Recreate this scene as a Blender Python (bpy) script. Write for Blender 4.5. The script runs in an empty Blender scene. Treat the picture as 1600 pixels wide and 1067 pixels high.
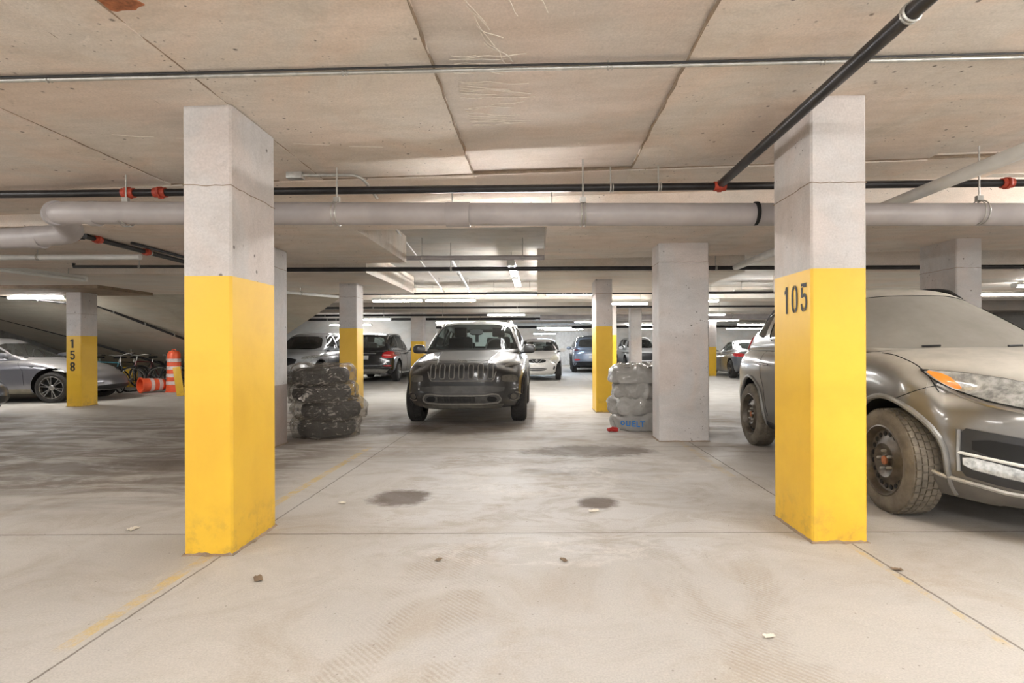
import bpy, bmesh, math, random
import numpy as np
from mathutils import Vector, Matrix, noise
from mathutils.bvhtree import BVHTree

PI = math.pi
R = math.radians
random.seed(7)
scene = bpy.context.scene
C = scene.collection

# ------------------------------------------------------------------ camera, world, exposure
F_PX = 872.0          # focal length in pixels of the 1600 px wide frame
EYE = 1.15            # camera height
cam_data = bpy.data.cameras.new('camera')
cam_data.sensor_width = 36.0
cam_data.lens = F_PX / 1600 * 36
cam_data.shift_x = -40 / 1600
cam_data.shift_y = 9.5 / 1600
cam_data.clip_start = 0.05
cam_data.clip_end = 200
cam = bpy.data.objects.new('camera', cam_data)
C.objects.link(cam)
cam.location = (0, 0, EYE)
cam.rotation_euler = (Matrix.Rotation(R(90), 3, 'X') @ Matrix.Rotation(R(-0.22), 3, 'Z')).to_euler()
scene.camera = cam

world = bpy.data.worlds.new('world')
scene.world = world
world.use_nodes = True
world.node_tree.nodes['Background'].inputs[0].default_value = (1.0, 0.99, 0.98, 1)
world.node_tree.nodes['Background'].inputs[1].default_value = 1.2
scene.view_settings.view_transform = 'Standard'
scene.view_settings.look = 'None'
scene.view_settings.gamma = 1
scene.view_settings.use_curve_mapping = False
scene.view_settings.exposure = 0.86

LAMP = 95.0           # emission of a lit fluorescent tube

def G(px, py):
    """floor point seen at a pixel of the photo"""
    d = EYE * F_PX / (py - 543.0)
    return ((px - 840) * d / F_PX, d)

def P(px, py, d):
    return Vector(((px - 840) * d / F_PX, d, EYE - (py - 543) * d / F_PX))

# ------------------------------------------------------------------ materials
def srgb(*c):
    if len(c) == 1: c = c * 3
    return tuple(((v / 255) / 12.92 if v / 255 <= 0.04045 else ((v / 255 + 0.055) / 1.055) ** 2.4) for v in c) + (1,)

class N:
    """small helper around a material's node tree"""
    def __init__(s, name):
        s.m = bpy.data.materials.new(name); s.m.use_nodes = True
        s.t = s.m.node_tree; s.t.nodes.clear()
        s.out = s.t.nodes.new('ShaderNodeOutputMaterial')
        s.geo = s.t.nodes.new('ShaderNodeNewGeometry')
        s.tc = s.t.nodes.new('ShaderNodeTexCoord')
    def new(s, typ, **k):
        n = s.t.nodes.new(typ)
        for a, b in k.items(): setattr(n, a, b)
        return n
    def put(s, sock, v):
        if hasattr(v, 'is_linked') or isinstance(v, bpy.types.NodeSocket): s.t.links.new(v, sock)
        elif isinstance(v, (tuple, list)) and sock.type == 'VECTOR': sock.default_value = v[:3]
        else: sock.default_value = v
    def noise(s, scale=5, detail=4, rough=.6, dist=0, vec=None, stretch=None):
        n = s.new('ShaderNodeTexNoise')
        v = vec if vec is not None else s.tc.outputs['Object']
        if stretch:
            mp = s.new('ShaderNodeMapping'); s.put(mp.inputs[0], v); mp.inputs['Scale'].default_value = stretch; v = mp.outputs[0]
        s.put(n.inputs['Vector'], v)
        n.inputs['Scale'].default_value = scale; n.inputs['Detail'].default_value = detail
        n.inputs['Roughness'].default_value = rough; n.inputs['Distortion'].default_value = dist
        return n.outputs['Fac']
    def math(s, op, a, b=0.0, c=0.0, clamp=False):
        n = s.new('ShaderNodeMath', operation=op, use_clamp=clamp)
        s.put(n.inputs[0], a); s.put(n.inputs[1], b)
        if len(n.inputs) > 2: s.put(n.inputs[2], c)
        return n.outputs[0]
    def ramp(s, fac, lo, hi, a=0.0, b=1.0):
        n = s.new('ShaderNodeMapRange'); n.clamp = True; n.interpolation_type = 'SMOOTHSTEP'
        s.put(n.inputs[0], fac); n.inputs[1].default_value = lo; n.inputs[2].default_value = hi
        n.inputs[3].default_value = a; n.inputs[4].default_value = b
        return n.outputs[0]
    def mix(s, fac, a, b, mode='MIX'):
        n = s.new('ShaderNodeMix', data_type='RGBA', blend_type=mode)
        s.put(n.inputs[0], fac); s.put(n.inputs[6], a); s.put(n.inputs[7], b)
        return n.outputs[2]
    def sep(s, v):
        n = s.new('ShaderNodeSeparateXYZ'); s.put(n.inputs[0], v); return n.outputs
    def bump(s, h, strength=.3, dist=.01):
        n = s.new('ShaderNodeBump'); s.put(n.inputs['Height'], h)
        n.inputs['Strength'].default_value = strength; n.inputs['Distance'].default_value = dist
        return n.outputs[0]
    def bsdf(s, color, rough=.5, metal=0.0, normal=None, **k):
        b = s.new('ShaderNodeBsdfPrincipled')
        s.put(b.inputs['Base Color'], color); s.put(b.inputs['Roughness'], rough); s.put(b.inputs['Metallic'], metal)
        if normal is not None: s.put(b.inputs['Normal'], normal)
        for a, v in k.items(): s.put(b.inputs[a.replace('_', ' ')], v)
        return b.outputs[0]
    def done(s, sh):
        s.t.links.new(sh, s.out.inputs[0]); return s.m

MATS = {}
def simple(name, col, rough=.5, metal=0.0, var=.12, scale=8, bump=0.0, **k):
    if name in MATS: return MATS[name]
    n = N(name)
    f = n.noise(scale, 4)
    dark = tuple(c * (1 - var) for c in col[:3]) + (1,)
    lite = tuple(min(1, c * (1 + var)) for c in col[:3]) + (1,)
    c = n.mix(n.ramp(f, .3, .7), dark, lite)
    nr = n.bump(n.noise(scale * 4, 3), bump, .01) if bump else None
    MATS[name] = n.done(n.bsdf(c, rough, metal, nr, **k))
    return MATS[name]

def paint(name, col, dust_col=srgb(150, 145, 138), dust=0.25, metal=.35, rough=.28, low=0.0, patchy=(.6, 1.25)):
    n = N(name)
    nz = n.sep(n.geo.outputs['Normal'])[2]
    p = n.sep(n.tc.outputs['Object'])[2]
    f = n.noise(3.5, 6, .65)
    up = n.ramp(nz, .35, .97, 0, 1.25)
    lo = n.ramp(p, .2, .95, low, 0)
    m = n.math('ADD', up, lo)
    m = n.math('ADD', m, .28)
    m = n.math('MULTIPLY', m, n.ramp(f, .25, .75, *patchy))
    m = n.math('MULTIPLY', m, dust, clamp=True)
    c = n.mix(m, col, dust_col)
    r = n.math('ADD', n.math('MULTIPLY', m, .5), rough, clamp=True)
    b = n.new('ShaderNodeBsdfPrincipled')
    n.put(b.inputs['Base Color'], c); n.put(b.inputs['Roughness'], r)
    n.put(b.inputs['Metallic'], n.math('MULTIPLY', n.math('SUBTRACT', 1.0, m, clamp=True), metal))
    n.put(b.inputs['Coat Weight'], n.math('SUBTRACT', 1.0, m, clamp=True)); b.inputs['Coat Roughness'].default_value = .14
    return n.done(b.outputs[0])

def glass(name, tint=(.55, .62, .62, 1), dust=.05, refl=.05, dcol=srgb(170, 165, 155), fk=.35, var=(.5, 1.4)):
    n = N(name)
    tr = n.new('ShaderNodeBsdfTransparent'); tr.inputs[0].default_value = tint
    gl = n.new('ShaderNodeBsdfGlossy'); gl.inputs[0].default_value = (1, 1, 1, 1); gl.inputs['Roughness'].default_value = .04
    df = n.new('ShaderNodeBsdfDiffuse'); df.inputs[0].default_value = dcol
    lw = n.new('ShaderNodeLayerWeight'); lw.inputs[0].default_value = .35
    fr = n.math('ADD', n.math('MULTIPLY', lw.outputs['Fresnel'], fk), refl, clamp=True)
    a = n.new('ShaderNodeMixShader'); n.put(a.inputs[0], fr); n.t.links.new(tr.outputs[0], a.inputs[1]); n.t.links.new(gl.outputs[0], a.inputs[2])
    d = n.ramp(n.noise(2.2, 6, .7), .2, .8, dust * var[0], dust * var[1])
    b = n.new('ShaderNodeMixShader'); n.put(b.inputs[0], d); n.t.links.new(a.outputs[0], b.inputs[1]); n.t.links.new(df.outputs[0], b.inputs[2])
    return n.done(b.outputs[0])

def emit(name, col, k):
    if name in MATS: return MATS[name]
    n = N(name); e = n.new('ShaderNodeEmission'); e.inputs[0].default_value = col; e.inputs[1].default_value = k
    MATS[name] = n.done(e.outputs[0]); return MATS[name]

def concrete(name, base, tint, dark, scale=1.0, specks=True, bump=.35, blot=.5, rough=.8):
    n = N(name)
    v = n.geo.outputs['Position']
    a = n.noise(.55 * scale, 5, .6, .3, v)
    b = n.noise(2.6 * scale, 7, .7, .6, v)
    c0 = n.mix(n.ramp(a, .35, .68), base, tint)
    c1 = n.mix(n.math('MULTIPLY', n.ramp(b, .46, .76), blot), c0, dark)
    st = n.noise(6 * scale, 5, .7, 0, v, stretch=(.35, 1.8, 1))
    c1 = n.mix(n.ramp(st, .3, .8, 0, .35), c1, tuple(x * .72 for x in dark[:3]) + (1,))
    wc = n.noise(.9 * scale, 4, .6, 1.5, v)
    c1 = n.mix(n.ramp(wc, .35, .6, 0, .30), c1, tuple(x * k for x, k in zip(base[:3], (.98, .80, .66))) + (1,))
    c1 = n.mix(n.ramp(wc, .62, .44, 0, .22), c1, tuple(x * k for x, k in zip(base[:3], (.72, .78, .76))) + (1,))
    sm = n.noise(4.5, 8, .78, 2.2, v)
    c1 = n.mix(n.ramp(sm, .58, .72, 0, .28), c1, tuple(x * .6 for x in dark[:3]) + (1,))
    c1 = n.mix(n.ramp(sm, .40, .30, 0, .35), c1, tuple(min(1, x * 1.25) for x in base[:3]) + (1,))
    h = n.noise(35, 5, .7, 0, v)
    if specks:
        vo = n.new('ShaderNodeTexVoronoi'); n.put(vo.inputs['Vector'], v); vo.inputs['Scale'].default_value = 9.0
        sp = n.ramp(vo.outputs['Distance'], .05, .13, 1, 0)
        vo2 = n.new('ShaderNodeTexVoronoi'); n.put(vo2.inputs['Vector'], v); vo2.inputs['Scale'].default_value = 23
        sp2 = n.math('MULTIPLY', n.ramp(vo2.outputs['Distance'], .08, .16, 1, 0), n.ramp(n.noise(2.7, 4, .6, 0, v), .54, .60))
        msk = n.ramp(n.noise(1.6, 3, .5, 0, v), .48, .55)
        sp = n.math('MAXIMUM', n.math('MULTIPLY', sp, msk), sp2)
        c1 = n.mix(n.math('MULTIPLY', sp, .75), c1, srgb(62, 52, 42))
        h = n.math('SUBTRACT', h, n.math('MULTIPLY', sp, 1.2))
    g = n.ramp(n.noise(90, 3, .6, 0, v), .3, .7, .93, 1.06)
    cc = n.new('ShaderNodeVectorMath', operation='SCALE'); n.put(cc.inputs[0], c1); n.put(cc.inputs['Scale'], g)
    return n.done(n.bsdf(cc.outputs[0], rough, 0, n.bump(h, bump, .006)))

# ------------------------------------------------------------------ mesh building
class MB:
    def __init__(s): s.v = []; s.f = []; s.mi = []
    def add(s, vs, fs, mi=0):
        o = len(s.v); s.v += [tuple(p) for p in vs]
        s.f += [tuple(i + o for i in f) for f in fs]; s.mi += [mi] * len(fs); return s
    def box(s, x0, x1, y0, y1, z0, z1, mi=0):
        return s.add([(x0,y0,z0),(x1,y0,z0),(x1,y1,z0),(x0,y1,z0),(x0,y0,z1),(x1,y0,z1),(x1,y1,z1),(x0,y1,z1)],
                     [(3,2,1,0),(4,5,6,7),(0,1,5,4),(1,2,6,5),(2,3,7,6),(3,0,4,7)], mi)
    def tube(s, path, r, n=10, mi=0, closed=False, caps=True):
        path = [Vector(p) for p in path]; m = len(path); vs = []
        rr = r if isinstance(r, (list, tuple)) else [r] * m
        up = None
        for i, p in enumerate(path):
            if closed: t = path[(i + 1) % m] - path[i - 1]
            else: t = path[min(i + 1, m - 1)] - path[max(i - 1, 0)]
            t.normalize()
            if up is None:
                up = Vector((0, 0, 1)) if abs(t.z) < .9 else Vector((1, 0, 0))
            a = t.cross(up)
            if a.length < 1e-5: a = t.cross(Vector((0, 1, 0)))
            a.normalize(); b = a.cross(t); up = b
            for k in range(n):
                q = 2 * PI * k / n
                vs.append(p + a * math.cos(q) * rr[i] + b * math.sin(q) * rr[i])
        fs = []
        for i in range(m if closed else m - 1):
            j = (i + 1) % m
            for k in range(n):
                l = (k + 1) % n
                fs.append((i*n+k, i*n+l, j*n+l, j*n+k))
        if caps and not closed:
            fs.append(tuple(range(n))[::-1]); fs.append(tuple((m-1)*n + k for k in range(n)))
        return s.add(vs, fs, mi)
    def lathe(s, prof, n=32, axis='z', c=(0,0,0), mi=0, closed_prof=False, a0=0, a1=2*PI):
        full = abs(a1 - a0 - 2 * PI) < 1e-6
        vs = []; m = len(prof); cnt = n if full else n + 1
        for k in range(cnt):
            q = a0 + (a1 - a0) * k / n; cs, sn = math.cos(q), math.sin(q)
            for (h, r) in prof:
                if axis == 'z': p = (r*cs, r*sn, h)
                elif axis == 'x': p = (h, r*cs, r*sn)
                else: p = (r*sn, h, r*cs)
                vs.append((p[0]+c[0], p[1]+c[1], p[2]+c[2]))
        fs = []
        for k in range(n):
            l = (k + 1) % cnt
            for i in range(m if closed_prof else m - 1):
                j = (i + 1) % m
                fs.append((k*m+i, l*m+i, l*m+j, k*m+j))
        return s.add(vs, fs, mi)
    def prism(s, pts, axis, a, b, mi=0):
        """2D outline extruded along an axis; pts are (x,z) for y, (y,z) for x, (x,y) for z"""
        n = len(pts)
        def mk(p, h): return {'y': (p[0], h, p[1]), 'x': (h, p[0], p[1]), 'z': (p[0], p[1], h)}[axis]
        vs = [mk(p, a) for p in pts] + [mk(p, b) for p in pts]
        fs = [tuple(range(n)), tuple(range(2*n-1, n-1, -1))] + [(i, (i+1) % n + 0, (i+1) % n + n, i + n)[::-1] for i in range(n)]
        return s.add(vs, fs, mi)
    def xform(s, M):
        s.v = [tuple(M @ Vector(p)) for p in s.v]; return s
    def build(s, name, mats, parent=None, smooth=True, ang=35, bevel=0, fix=True):
        me = bpy.data.meshes.new(name); me.from_pydata(s.v, [], s.f)
        if not isinstance(mats, (list, tuple)): mats = [mats]
        for m in mats: me.materials.append(m)
        for p, i in zip(me.polygons, s.mi): p.material_index = i
        if fix or bevel:
            bm = bmesh.new(); bm.from_mesh(me)
            bmesh.ops.remove_doubles(bm, verts=bm.verts, dist=1e-6)
            bmesh.ops.recalc_face_normals(bm, faces=bm.faces)
            if bevel:
                es = [e for e in bm.edges if len(e.link_faces) == 2 and e.calc_face_angle(0) > .6]
                bmesh.ops.bevel(bm, geom=es, offset=bevel, segments=2, affect='EDGES', profile=.6)
            bm.to_mesh(me); bm.free()
        if smooth:
            me.shade_smooth(); me.set_sharp_from_angle(angle=R(ang))
        o = bpy.data.objects.new(name, me); C.objects.link(o)
        if parent is not None: o.parent = parent
        return o

def tag(o, label, cat, group=None, kind=None):
    if label: o['label'] = label
    if cat: o['category'] = cat
    if group: o['group'] = group
    if kind: o['kind'] = kind
    return o
def struct(o):
    o['kind'] = 'structure'; return o
def thing(name, label, cat, loc=(0,0,0), rz=0, group=None):
    o = bpy.data.objects.new(name, None); C.objects.link(o); o.empty_display_size = .1
    o.location = loc; o.rotation_euler = (0, 0, rz)
    return tag(o, label, cat, group)
def setp(o, loc=None, rot=None):
    if loc is not None: o.location = loc
    if rot is not None: o.rotation_euler = rot
    return o

def curve_mesh_text(txt, size, depth=.002, bold=0.0, xs=1.0):
    cu = bpy.data.curves.new('text', 'FONT'); cu.body = txt; cu.size = size; cu.extrude = depth; cu.offset = bold
    cu.align_x = 'CENTER'; cu.align_y = 'CENTER'; cu.resolution_u = 3
    o = bpy.data.objects.new('text', cu); C.objects.link(o)
    dg = bpy.context.evaluated_depsgraph_get()
    me = bpy.data.meshes.new_from_object(o.evaluated_get(dg))
    bpy.data.objects.remove(o)
    for v in me.vertices: v.co.x *= xs
    return me
def text_part(name, txt, size, mat, parent, loc, rot, bold=0.0, xs=1.0, depth=.002):
    me = curve_mesh_text(txt, size, depth, bold, xs)
    me.materials.clear(); me.materials.append(mat)
    o = bpy.data.objects.new(name, me); C.objects.link(o); o.parent = parent
    o.location = loc; o.rotation_euler = rot
    return o

def interp(tab, x):
    """smooth (monotone-ish) interpolation of a table"""
    xs = [p[0] for p in tab]; ys = [p[1] for p in tab]
    if x <= xs[0]: return ys[0]
    if x >= xs[-1]: return ys[-1]
    i = 0
    while xs[i+1] < x: i += 1
    h = xs[i+1] - xs[i]; t = (x - xs[i]) / h
    def sl(j):
        if j == 0: return (ys[1]-ys[0])/(xs[1]-xs[0])
        if j == len(xs)-1: return (ys[-1]-ys[-2])/(xs[-1]-xs[-2])
        a = (ys[j]-ys[j-1])/(xs[j]-xs[j-1]); b = (ys[j+1]-ys[j])/(xs[j+1]-xs[j])
        return 0 if a*b <= 0 else 2*a*b/(a+b)
    m0, m1 = sl(i), sl(i+1)
    return (2*t**3-3*t*t+1)*ys[i] + (t**3-2*t*t+t)*h*m0 + (-2*t**3+3*t*t)*ys[i+1] + (t**3-t*t)*h*m1

# ------------------------------------------------------------------ shared materials
M = {}
M['black'] = simple('black_plastic', srgb(32, 32, 33), .5)
M['rubber'] = simple('tire_rubber', srgb(48, 46, 44), .85, var=.25, scale=12, bump=.2)
M['rubber_dusty'] = simple('dusty_tire_rubber', srgb(98, 90, 78), .9, var=.3, scale=9, bump=.3)
M['interior'] = simple('car_interior', srgb(24, 24, 26), .8)
M['chrome'] = simple('chrome', srgb(190, 190, 190), .32, 1.0, var=.04)
M['alloy'] = simple('alloy_wheel', srgb(150, 148, 145), .35, .8)
M['dark_alloy'] = simple('dark_alloy', srgb(70, 69, 68), .4, .6)
M['steel_black'] = simple('black_steel_rim', srgb(82, 74, 64), .42, .4, var=.35, scale=14)
M['rust'] = simple('rust', srgb(150, 92, 58), .8, var=.35, scale=40)
M['lamp_glass'] = simple('headlamp_lens', srgb(170, 170, 166), .18, .4, var=.42, scale=22, Coat_Weight=1.0)
M['lamp_dull'] = simple('dusty_headlamp', srgb(92, 88, 80), .35, .2, var=.2, scale=20)
M['amber'] = simple('amber_lens', srgb(235, 140, 50), .25, Coat_Weight=1.0)
M['red'] = simple('red_lens', srgb(190, 30, 36), .2, Coat_Weight=1.0)
M['seam'] = simple('panel_gap', srgb(20, 20, 20), .9)
M['plate'] = simple('licence_plate_white', srgb(190, 190, 188), .4)
M['pipe_black'] = simple('black_steel_pipe', srgb(44, 42, 42), .38, .35, var=.3, scale=6)
M['red_coupling'] = simple('red_painted_coupling', srgb(176, 66, 44), .5, var=.2)
M['galv'] = simple('galvanized_steel', srgb(178, 176, 170), .38, .7, var=.15, scale=20)
M['pvc'] = simple('grey_drain_pipe', srgb(160, 154, 152), .42, var=.1, scale=3)
M['pvc_white'] = simple('pale_pipe', srgb(205, 204, 200), .4, var=.06)
M['white_metal'] = simple('white_enamel', srgb(215, 214, 208), .4, var=.05)
M['tube_lit'] = emit('lit_tube', (1.0, .985, .965, 1), LAMP)
M['tube_far'] = emit('far_lit_tube', (1.0, .99, .975, 1), LAMP * .62)
M['tube_blue'] = emit('cool_lit_tube', (.62, .78, 1.0, 1), LAMP * .8)
M['tube_off'] = simple('unlit_tube', srgb(225, 225, 220), .3, var=.03)
M['glass'] = glass('car_glass')
M['glass_dark'] = glass('dark_car_glass', (.10, .11, .11, 1), .06, .10)
M['glass_dusty'] = glass('dusty_car_glass', (.62, .74, .74, 1), .66, .05, srgb(176, 170, 160), .2, (.85, 1.1))
# ------------------------------------------------------------------ the setting
def floor_material():
    n = N('dusty_concrete_floor')
    v = n.geo.outputs['Position']; s = n.sep(v); X, Y = s[0], s[1]
    big = n.noise(.35, 5, .6, .4, v); mid = n.noise(1.7, 7, .68, .8, v); fin = n.noise(14, 6, .75, 0, v); grain = n.noise(120, 3, .6, 0, v)
    wob = n.noise(3.2, 5, .7, 0, v); wob2 = n.noise(9, 4, .7, 0, v)
    c = n.mix(n.ramp(big, .35, .65), srgb(198, 192, 183), srgb(188, 183, 176))
    c = n.mix(n.ramp(mid, .42, .74, 0, .7), c, srgb(178, 165, 148))
    c = n.mix(n.ramp(fin, .5, .8, 0, .35), c, srgb(212, 204, 192))
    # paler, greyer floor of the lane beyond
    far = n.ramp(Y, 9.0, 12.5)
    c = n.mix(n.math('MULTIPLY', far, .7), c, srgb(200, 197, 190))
    def blob(px, py, rx, ry, k=.55, rot=0.0):
        x0, y0 = px, py
        dx = n.math('DIVIDE', n.math('SUBTRACT', X, x0), rx); dy = n.math('DIVIDE', n.math('SUBTRACT', Y, y0), ry)
        d = n.math('SQRT', n.math('ADD', n.math('MULTIPLY', dx, dx), n.math('MULTIPLY', dy, dy)))
        d = n.math('ADD', d, n.math('MULTIPLY', n.math('SUBTRACT', wob, .5), 1.6 * k))
        d = n.math('ADD', d, n.math('MULTIPLY', n.math('SUBTRACT', wob2, .5), 1.2 * k))
        return n.ramp(d, .65, 1.1, 1, 0)
    # streaky damp band that crosses the bays (stretched along x)
    stk = n.noise(1.15, 7, .72, 1.2, v, stretch=(.55, 1.9, 1))
    left = n.ramp(X, -2.6, -4.0)
    zone = n.math('MULTIPLY', n.ramp(Y, 3.6, 4.8), n.ramp(Y, 10.4, 8.6))
    zl = n.math('MULTIPLY', zone, n.ramp(X, -1.9, -2.6))
    damp = n.math('MULTIPLY', zl, n.ramp(stk, .40, .56))
    c = n.mix(n.math('MULTIPLY', damp, .72), c, srgb(108, 94, 78))
    zc = n.math('MULTIPLY', n.math('MULTIPLY', n.ramp(Y, 5.2, 6.0), n.ramp(Y, 10.2, 8.8)), n.ramp(X, -2.6, -1.9))
    damp2 = n.math('MULTIPLY', zc, n.ramp(stk, .48, .60))
    c = n.mix(n.math('MULTIPLY', damp2, .42), c, srgb(140, 124, 106))
    # chalky grey-white bloom over the middle of the bay
    ch = n.noise(1.9, 8, .74, 1.8, v, stretch=(.8, 1.5, 1))
    for (y0, y1, xa, xb, a) in ((3.55, 5.9, -1.1, 1.3, .62), (2.98, 3.42, -.75, 1.1, .62)):
        z_ = n.math('MULTIPLY', n.math('MULTIPLY', n.ramp(Y, y0 - .12, y0 + .2), n.ramp(Y, y1 + .4, y1 - .1)), n.math('MULTIPLY', n.ramp(X, xa - .4, xa + .2), n.ramp(X, xb + .4, xb - .2)))
        c = n.mix(n.math('MULTIPLY', n.math('MULTIPLY', z_, n.ramp(ch, .42, .56)), a), c, srgb(214, 212, 210))
    for (x, y, rx, ry, k, a) in ((-1.06, 4.28, .25, .26, .5, .9), (.44, 4.13, .17, .17, .5, .9), (.60, 6.2, .75, .38, .6, .75),
                                 (-1.0, 8.1, 1.0, .8, .45, .55), (-2.2, 7.9, .9, .55, .6, .6), (2.55, 7.9, .35, .2, .6, .6), (-3.6, 5.7, 1.0, .5, .6, .5),  # leading pair here paints the shade around the facing car's front
                                 (.3, 5.2, .5, .2, .7, .3)):
        c = n.mix(n.math('MULTIPLY', blob(x, y, rx, ry, k), a), c, srgb(92, 76, 62))
    # pale dried salt rims in front of the bay
    for (x, y, rx, ry, w) in ((-.05, 3.12, .62, .2, .22), (.35, 3.25, .32, .14, .2), (.0, 4.9, .75, .55, .35), (1.0, 5.3, .6, .5, .3)):
        dx = n.math('DIVIDE', n.math('SUBTRACT', X, x), rx); dy = n.math('DIVIDE', n.math('SUBTRACT', Y, y), ry)
        d = n.math('SQRT', n.math('ADD', n.math('MULTIPLY', dx, dx), n.math('MULTIPLY', dy, dy)))
        d = n.math('ADD', d, n.math('MULTIPLY', n.math('SUBTRACT', wob, .5), 1.7))
        rim = n.ramp(n.math('ABSOLUTE', n.math('SUBTRACT', d, .85)), .02, w, 1, 0)
        c = n.mix(n.math('MULTIPLY', n.math('MULTIPLY', rim, n.ramp(fin, .35, .65)), .55), c, srgb(226, 220, 212))
    rgh = n.noise(26, 7, .8, .5, v, stretch=(1, 2.2, 1))
    c = n.mix(n.ramp(rgh, .56, .74, 0, .32), c, srgb(120, 108, 94))
    c = n.mix(n.ramp(rgh, .42, .30, 0, .30), c, srgb(232, 226, 218))
    # tyre tracks of dust: ribbed bands along y
    tracks = None
    for (x0, w, sl) in ((-.62, .12, .10), (-.35, .11, -.05), (.72, .13, -.12), (1.05, .12, .15)):
        dx = n.math('ABSOLUTE', n.math('SUBTRACT', n.math('SUBTRACT', X, x0), n.math('MULTIPLY', n.math('SUBTRACT', Y, 2.6), sl)))
        b = n.math('MULTIPLY', n.ramp(dx, w, w * .6, 0, 1), n.ramp(Y, 3.6, 2.8))
        tracks = b if tracks is None else n.math('MAXIMUM', tracks, b)
    wv = n.new('ShaderNodeTexWave', wave_type='BANDS', bands_direction='DIAGONAL'); n.put(wv.inputs['Vector'], v)
    wv.inputs['Scale'].default_value = 21; wv.inputs['Distortion'].default_value = 2.5; wv.inputs['Detail'].default_value = 2
    tm = n.math('MULTIPLY', n.math('MULTIPLY', tracks, n.ramp(wv.outputs['Fac'], .3, .7)), n.ramp(mid, .35, .6))
    c = n.mix(n.math('MULTIPLY', tm, .38), c, srgb(160, 148, 132))
    # saw-cut joints
    joint = None
    for (axis, p, w) in ((Y, 3.46, .006), (Y, 6.45, .006), (Y, 9.9, .006), (X, -1.76, .005), (X, 1.83, .006), (Y, 13.5, .01), (X, -9.2, .006)):
        q = n.math('ADD', axis, n.math('MULTIPLY', n.math('SUBTRACT', wob2, .5), .02))
        j = n.ramp(n.math('ABSOLUTE', n.math('SUBTRACT', q, p)), w * .5, w * 1.5, 1, 0)
        joint = j if joint is None else n.math('MAXIMUM', joint, j)
    c = n.mix(n.math('MULTIPLY', joint, .75), c, srgb(96, 84, 70))
    # random fine cracks
    # faded yellow bay lines
    for (x0, y0, y1, a, w) in ((-1.83, 2.2, 3.1, .65, .035), (-1.95, 3.8, 6.4, .75, .04), (1.80, 2.2, 3.2, .55, .02), (1.72, 5.0, 6.7, .35, .04)):
        dx = n.math('ABSOLUTE', n.math('SUBTRACT', X, x0))
        b = n.math('MULTIPLY', n.ramp(dx, w, w * .8, 0, 1), n.math('MULTIPLY', n.ramp(Y, y0 - .1, y0), n.ramp(Y, y1 + .1, y1)))
        b = n.math('MULTIPLY', b, n.ramp(n.noise(7, 6, .8, 0, v), .38, .62))
        c = n.mix(n.math('MULTIPLY', b, a), c, srgb(214, 178, 78))
    vo = n.new('ShaderNodeTexVoronoi'); n.put(vo.inputs['Vector'], v); vo.inputs['Scale'].default_value = 16
    spk = n.math('MULTIPLY', n.ramp(vo.outputs['Distance'], .04, .10, 1, 0), n.ramp(n.sep(vo.outputs['Color'])[0], .55, .6))
    c = n.mix(n.math('MULTIPLY', spk, .6), c, srgb(104, 92, 78))
    g = n.ramp(grain, .3, .7, .90, 1.08)
    sc = n.new('ShaderNodeVectorMath', operation='SCALE'); n.put(sc.inputs[0], c); n.put(sc.inputs['Scale'], g)
    sc2 = n.new('ShaderNodeVectorMath', operation='MULTIPLY'); n.t.links.new(sc.outputs[0], sc2.inputs[0]); sc2.inputs[1].default_value = (.80, .795, .795)
    sc = sc2
    h = n.math('ADD', n.math('MULTIPLY', fin, .6), n.math('MULTIPLY', n.math('SUBTRACT', 1.0, joint), 1.0))
    h = n.math('ADD', h, n.math('MULTIPLY', tm, .5))
    r = n.ramp(mid, .35, .7, .55, .85)
    return n.done(n.bsdf(sc.outputs[0], r, 0, n.bump(h, .35, .006)))

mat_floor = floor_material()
mat_ceil = concrete('board_marked_ceiling', srgb(228, 218, 208), srgb(216, 206, 196), srgb(176, 158, 138), .8, True, .35, .55)
mat_ceil_mid = concrete('ceiling_middle_strip', srgb(218, 208, 200), srgb(210, 201, 193), srgb(178, 160, 144), .8, False, .35, .45)
mat_ceil_far = concrete('far_ceiling', srgb(224, 216, 206), srgb(226, 221, 215), srgb(184, 168, 150), .6, False, .25, .45)
mat_slab = concrete('recess_ceiling', srgb(210, 208, 204), srgb(198, 194, 188), srgb(140, 132, 122), .7, False, .3, .5)
mat_pillar = concrete('pillar_concrete', srgb(204, 199, 197), srgb(190, 186, 184), srgb(158, 150, 144), 1.0, True, .35, .4, .7)
mat_ramp = concrete('ramp_concrete', srgb(186, 180, 166), srgb(172, 166, 152), srgb(128, 118, 102), .5, False, .25, .5)
mat_wall = concrete('wall_concrete', srgb(206, 206, 204), srgb(214, 214, 212), srgb(140, 134, 126), .5, False, .2, .4)
mat_edge = concrete('rough_concrete_edge', srgb(150, 132, 112), srgb(130, 112, 94), srgb(80, 68, 56), 4, False, .6, .7)

def yellow_material():
    n = N('yellow_column_paint'); v = n.geo.outputs['Position']
    a = n.noise(1.5, 6, .65, .3, v); b = n.noise(22, 5, .7, 0, v)
    c = n.mix(n.ramp(a, .35, .7), srgb(226, 182, 50), srgb(216, 170, 44))
    c = n.mix(n.ramp(b, .66, .8, 0, .45), c, srgb(186, 150, 60))
    z = n.sep(v)[2]
    c = n.mix(n.math('MULTIPLY', n.ramp(z, .35, .0), n.ramp(n.noise(9, 5, .7, 0, v), .45, .7, 0, .55)), c, srgb(150, 118, 60))
    return n.done(n.bsdf(c, .42, 0, n.bump(b, .12, .004)))
mat_yellow = yellow_material()
mat_digit = simple('black_stencil_paint', srgb(30, 27, 22), .6, var=.2, scale=30)

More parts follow.
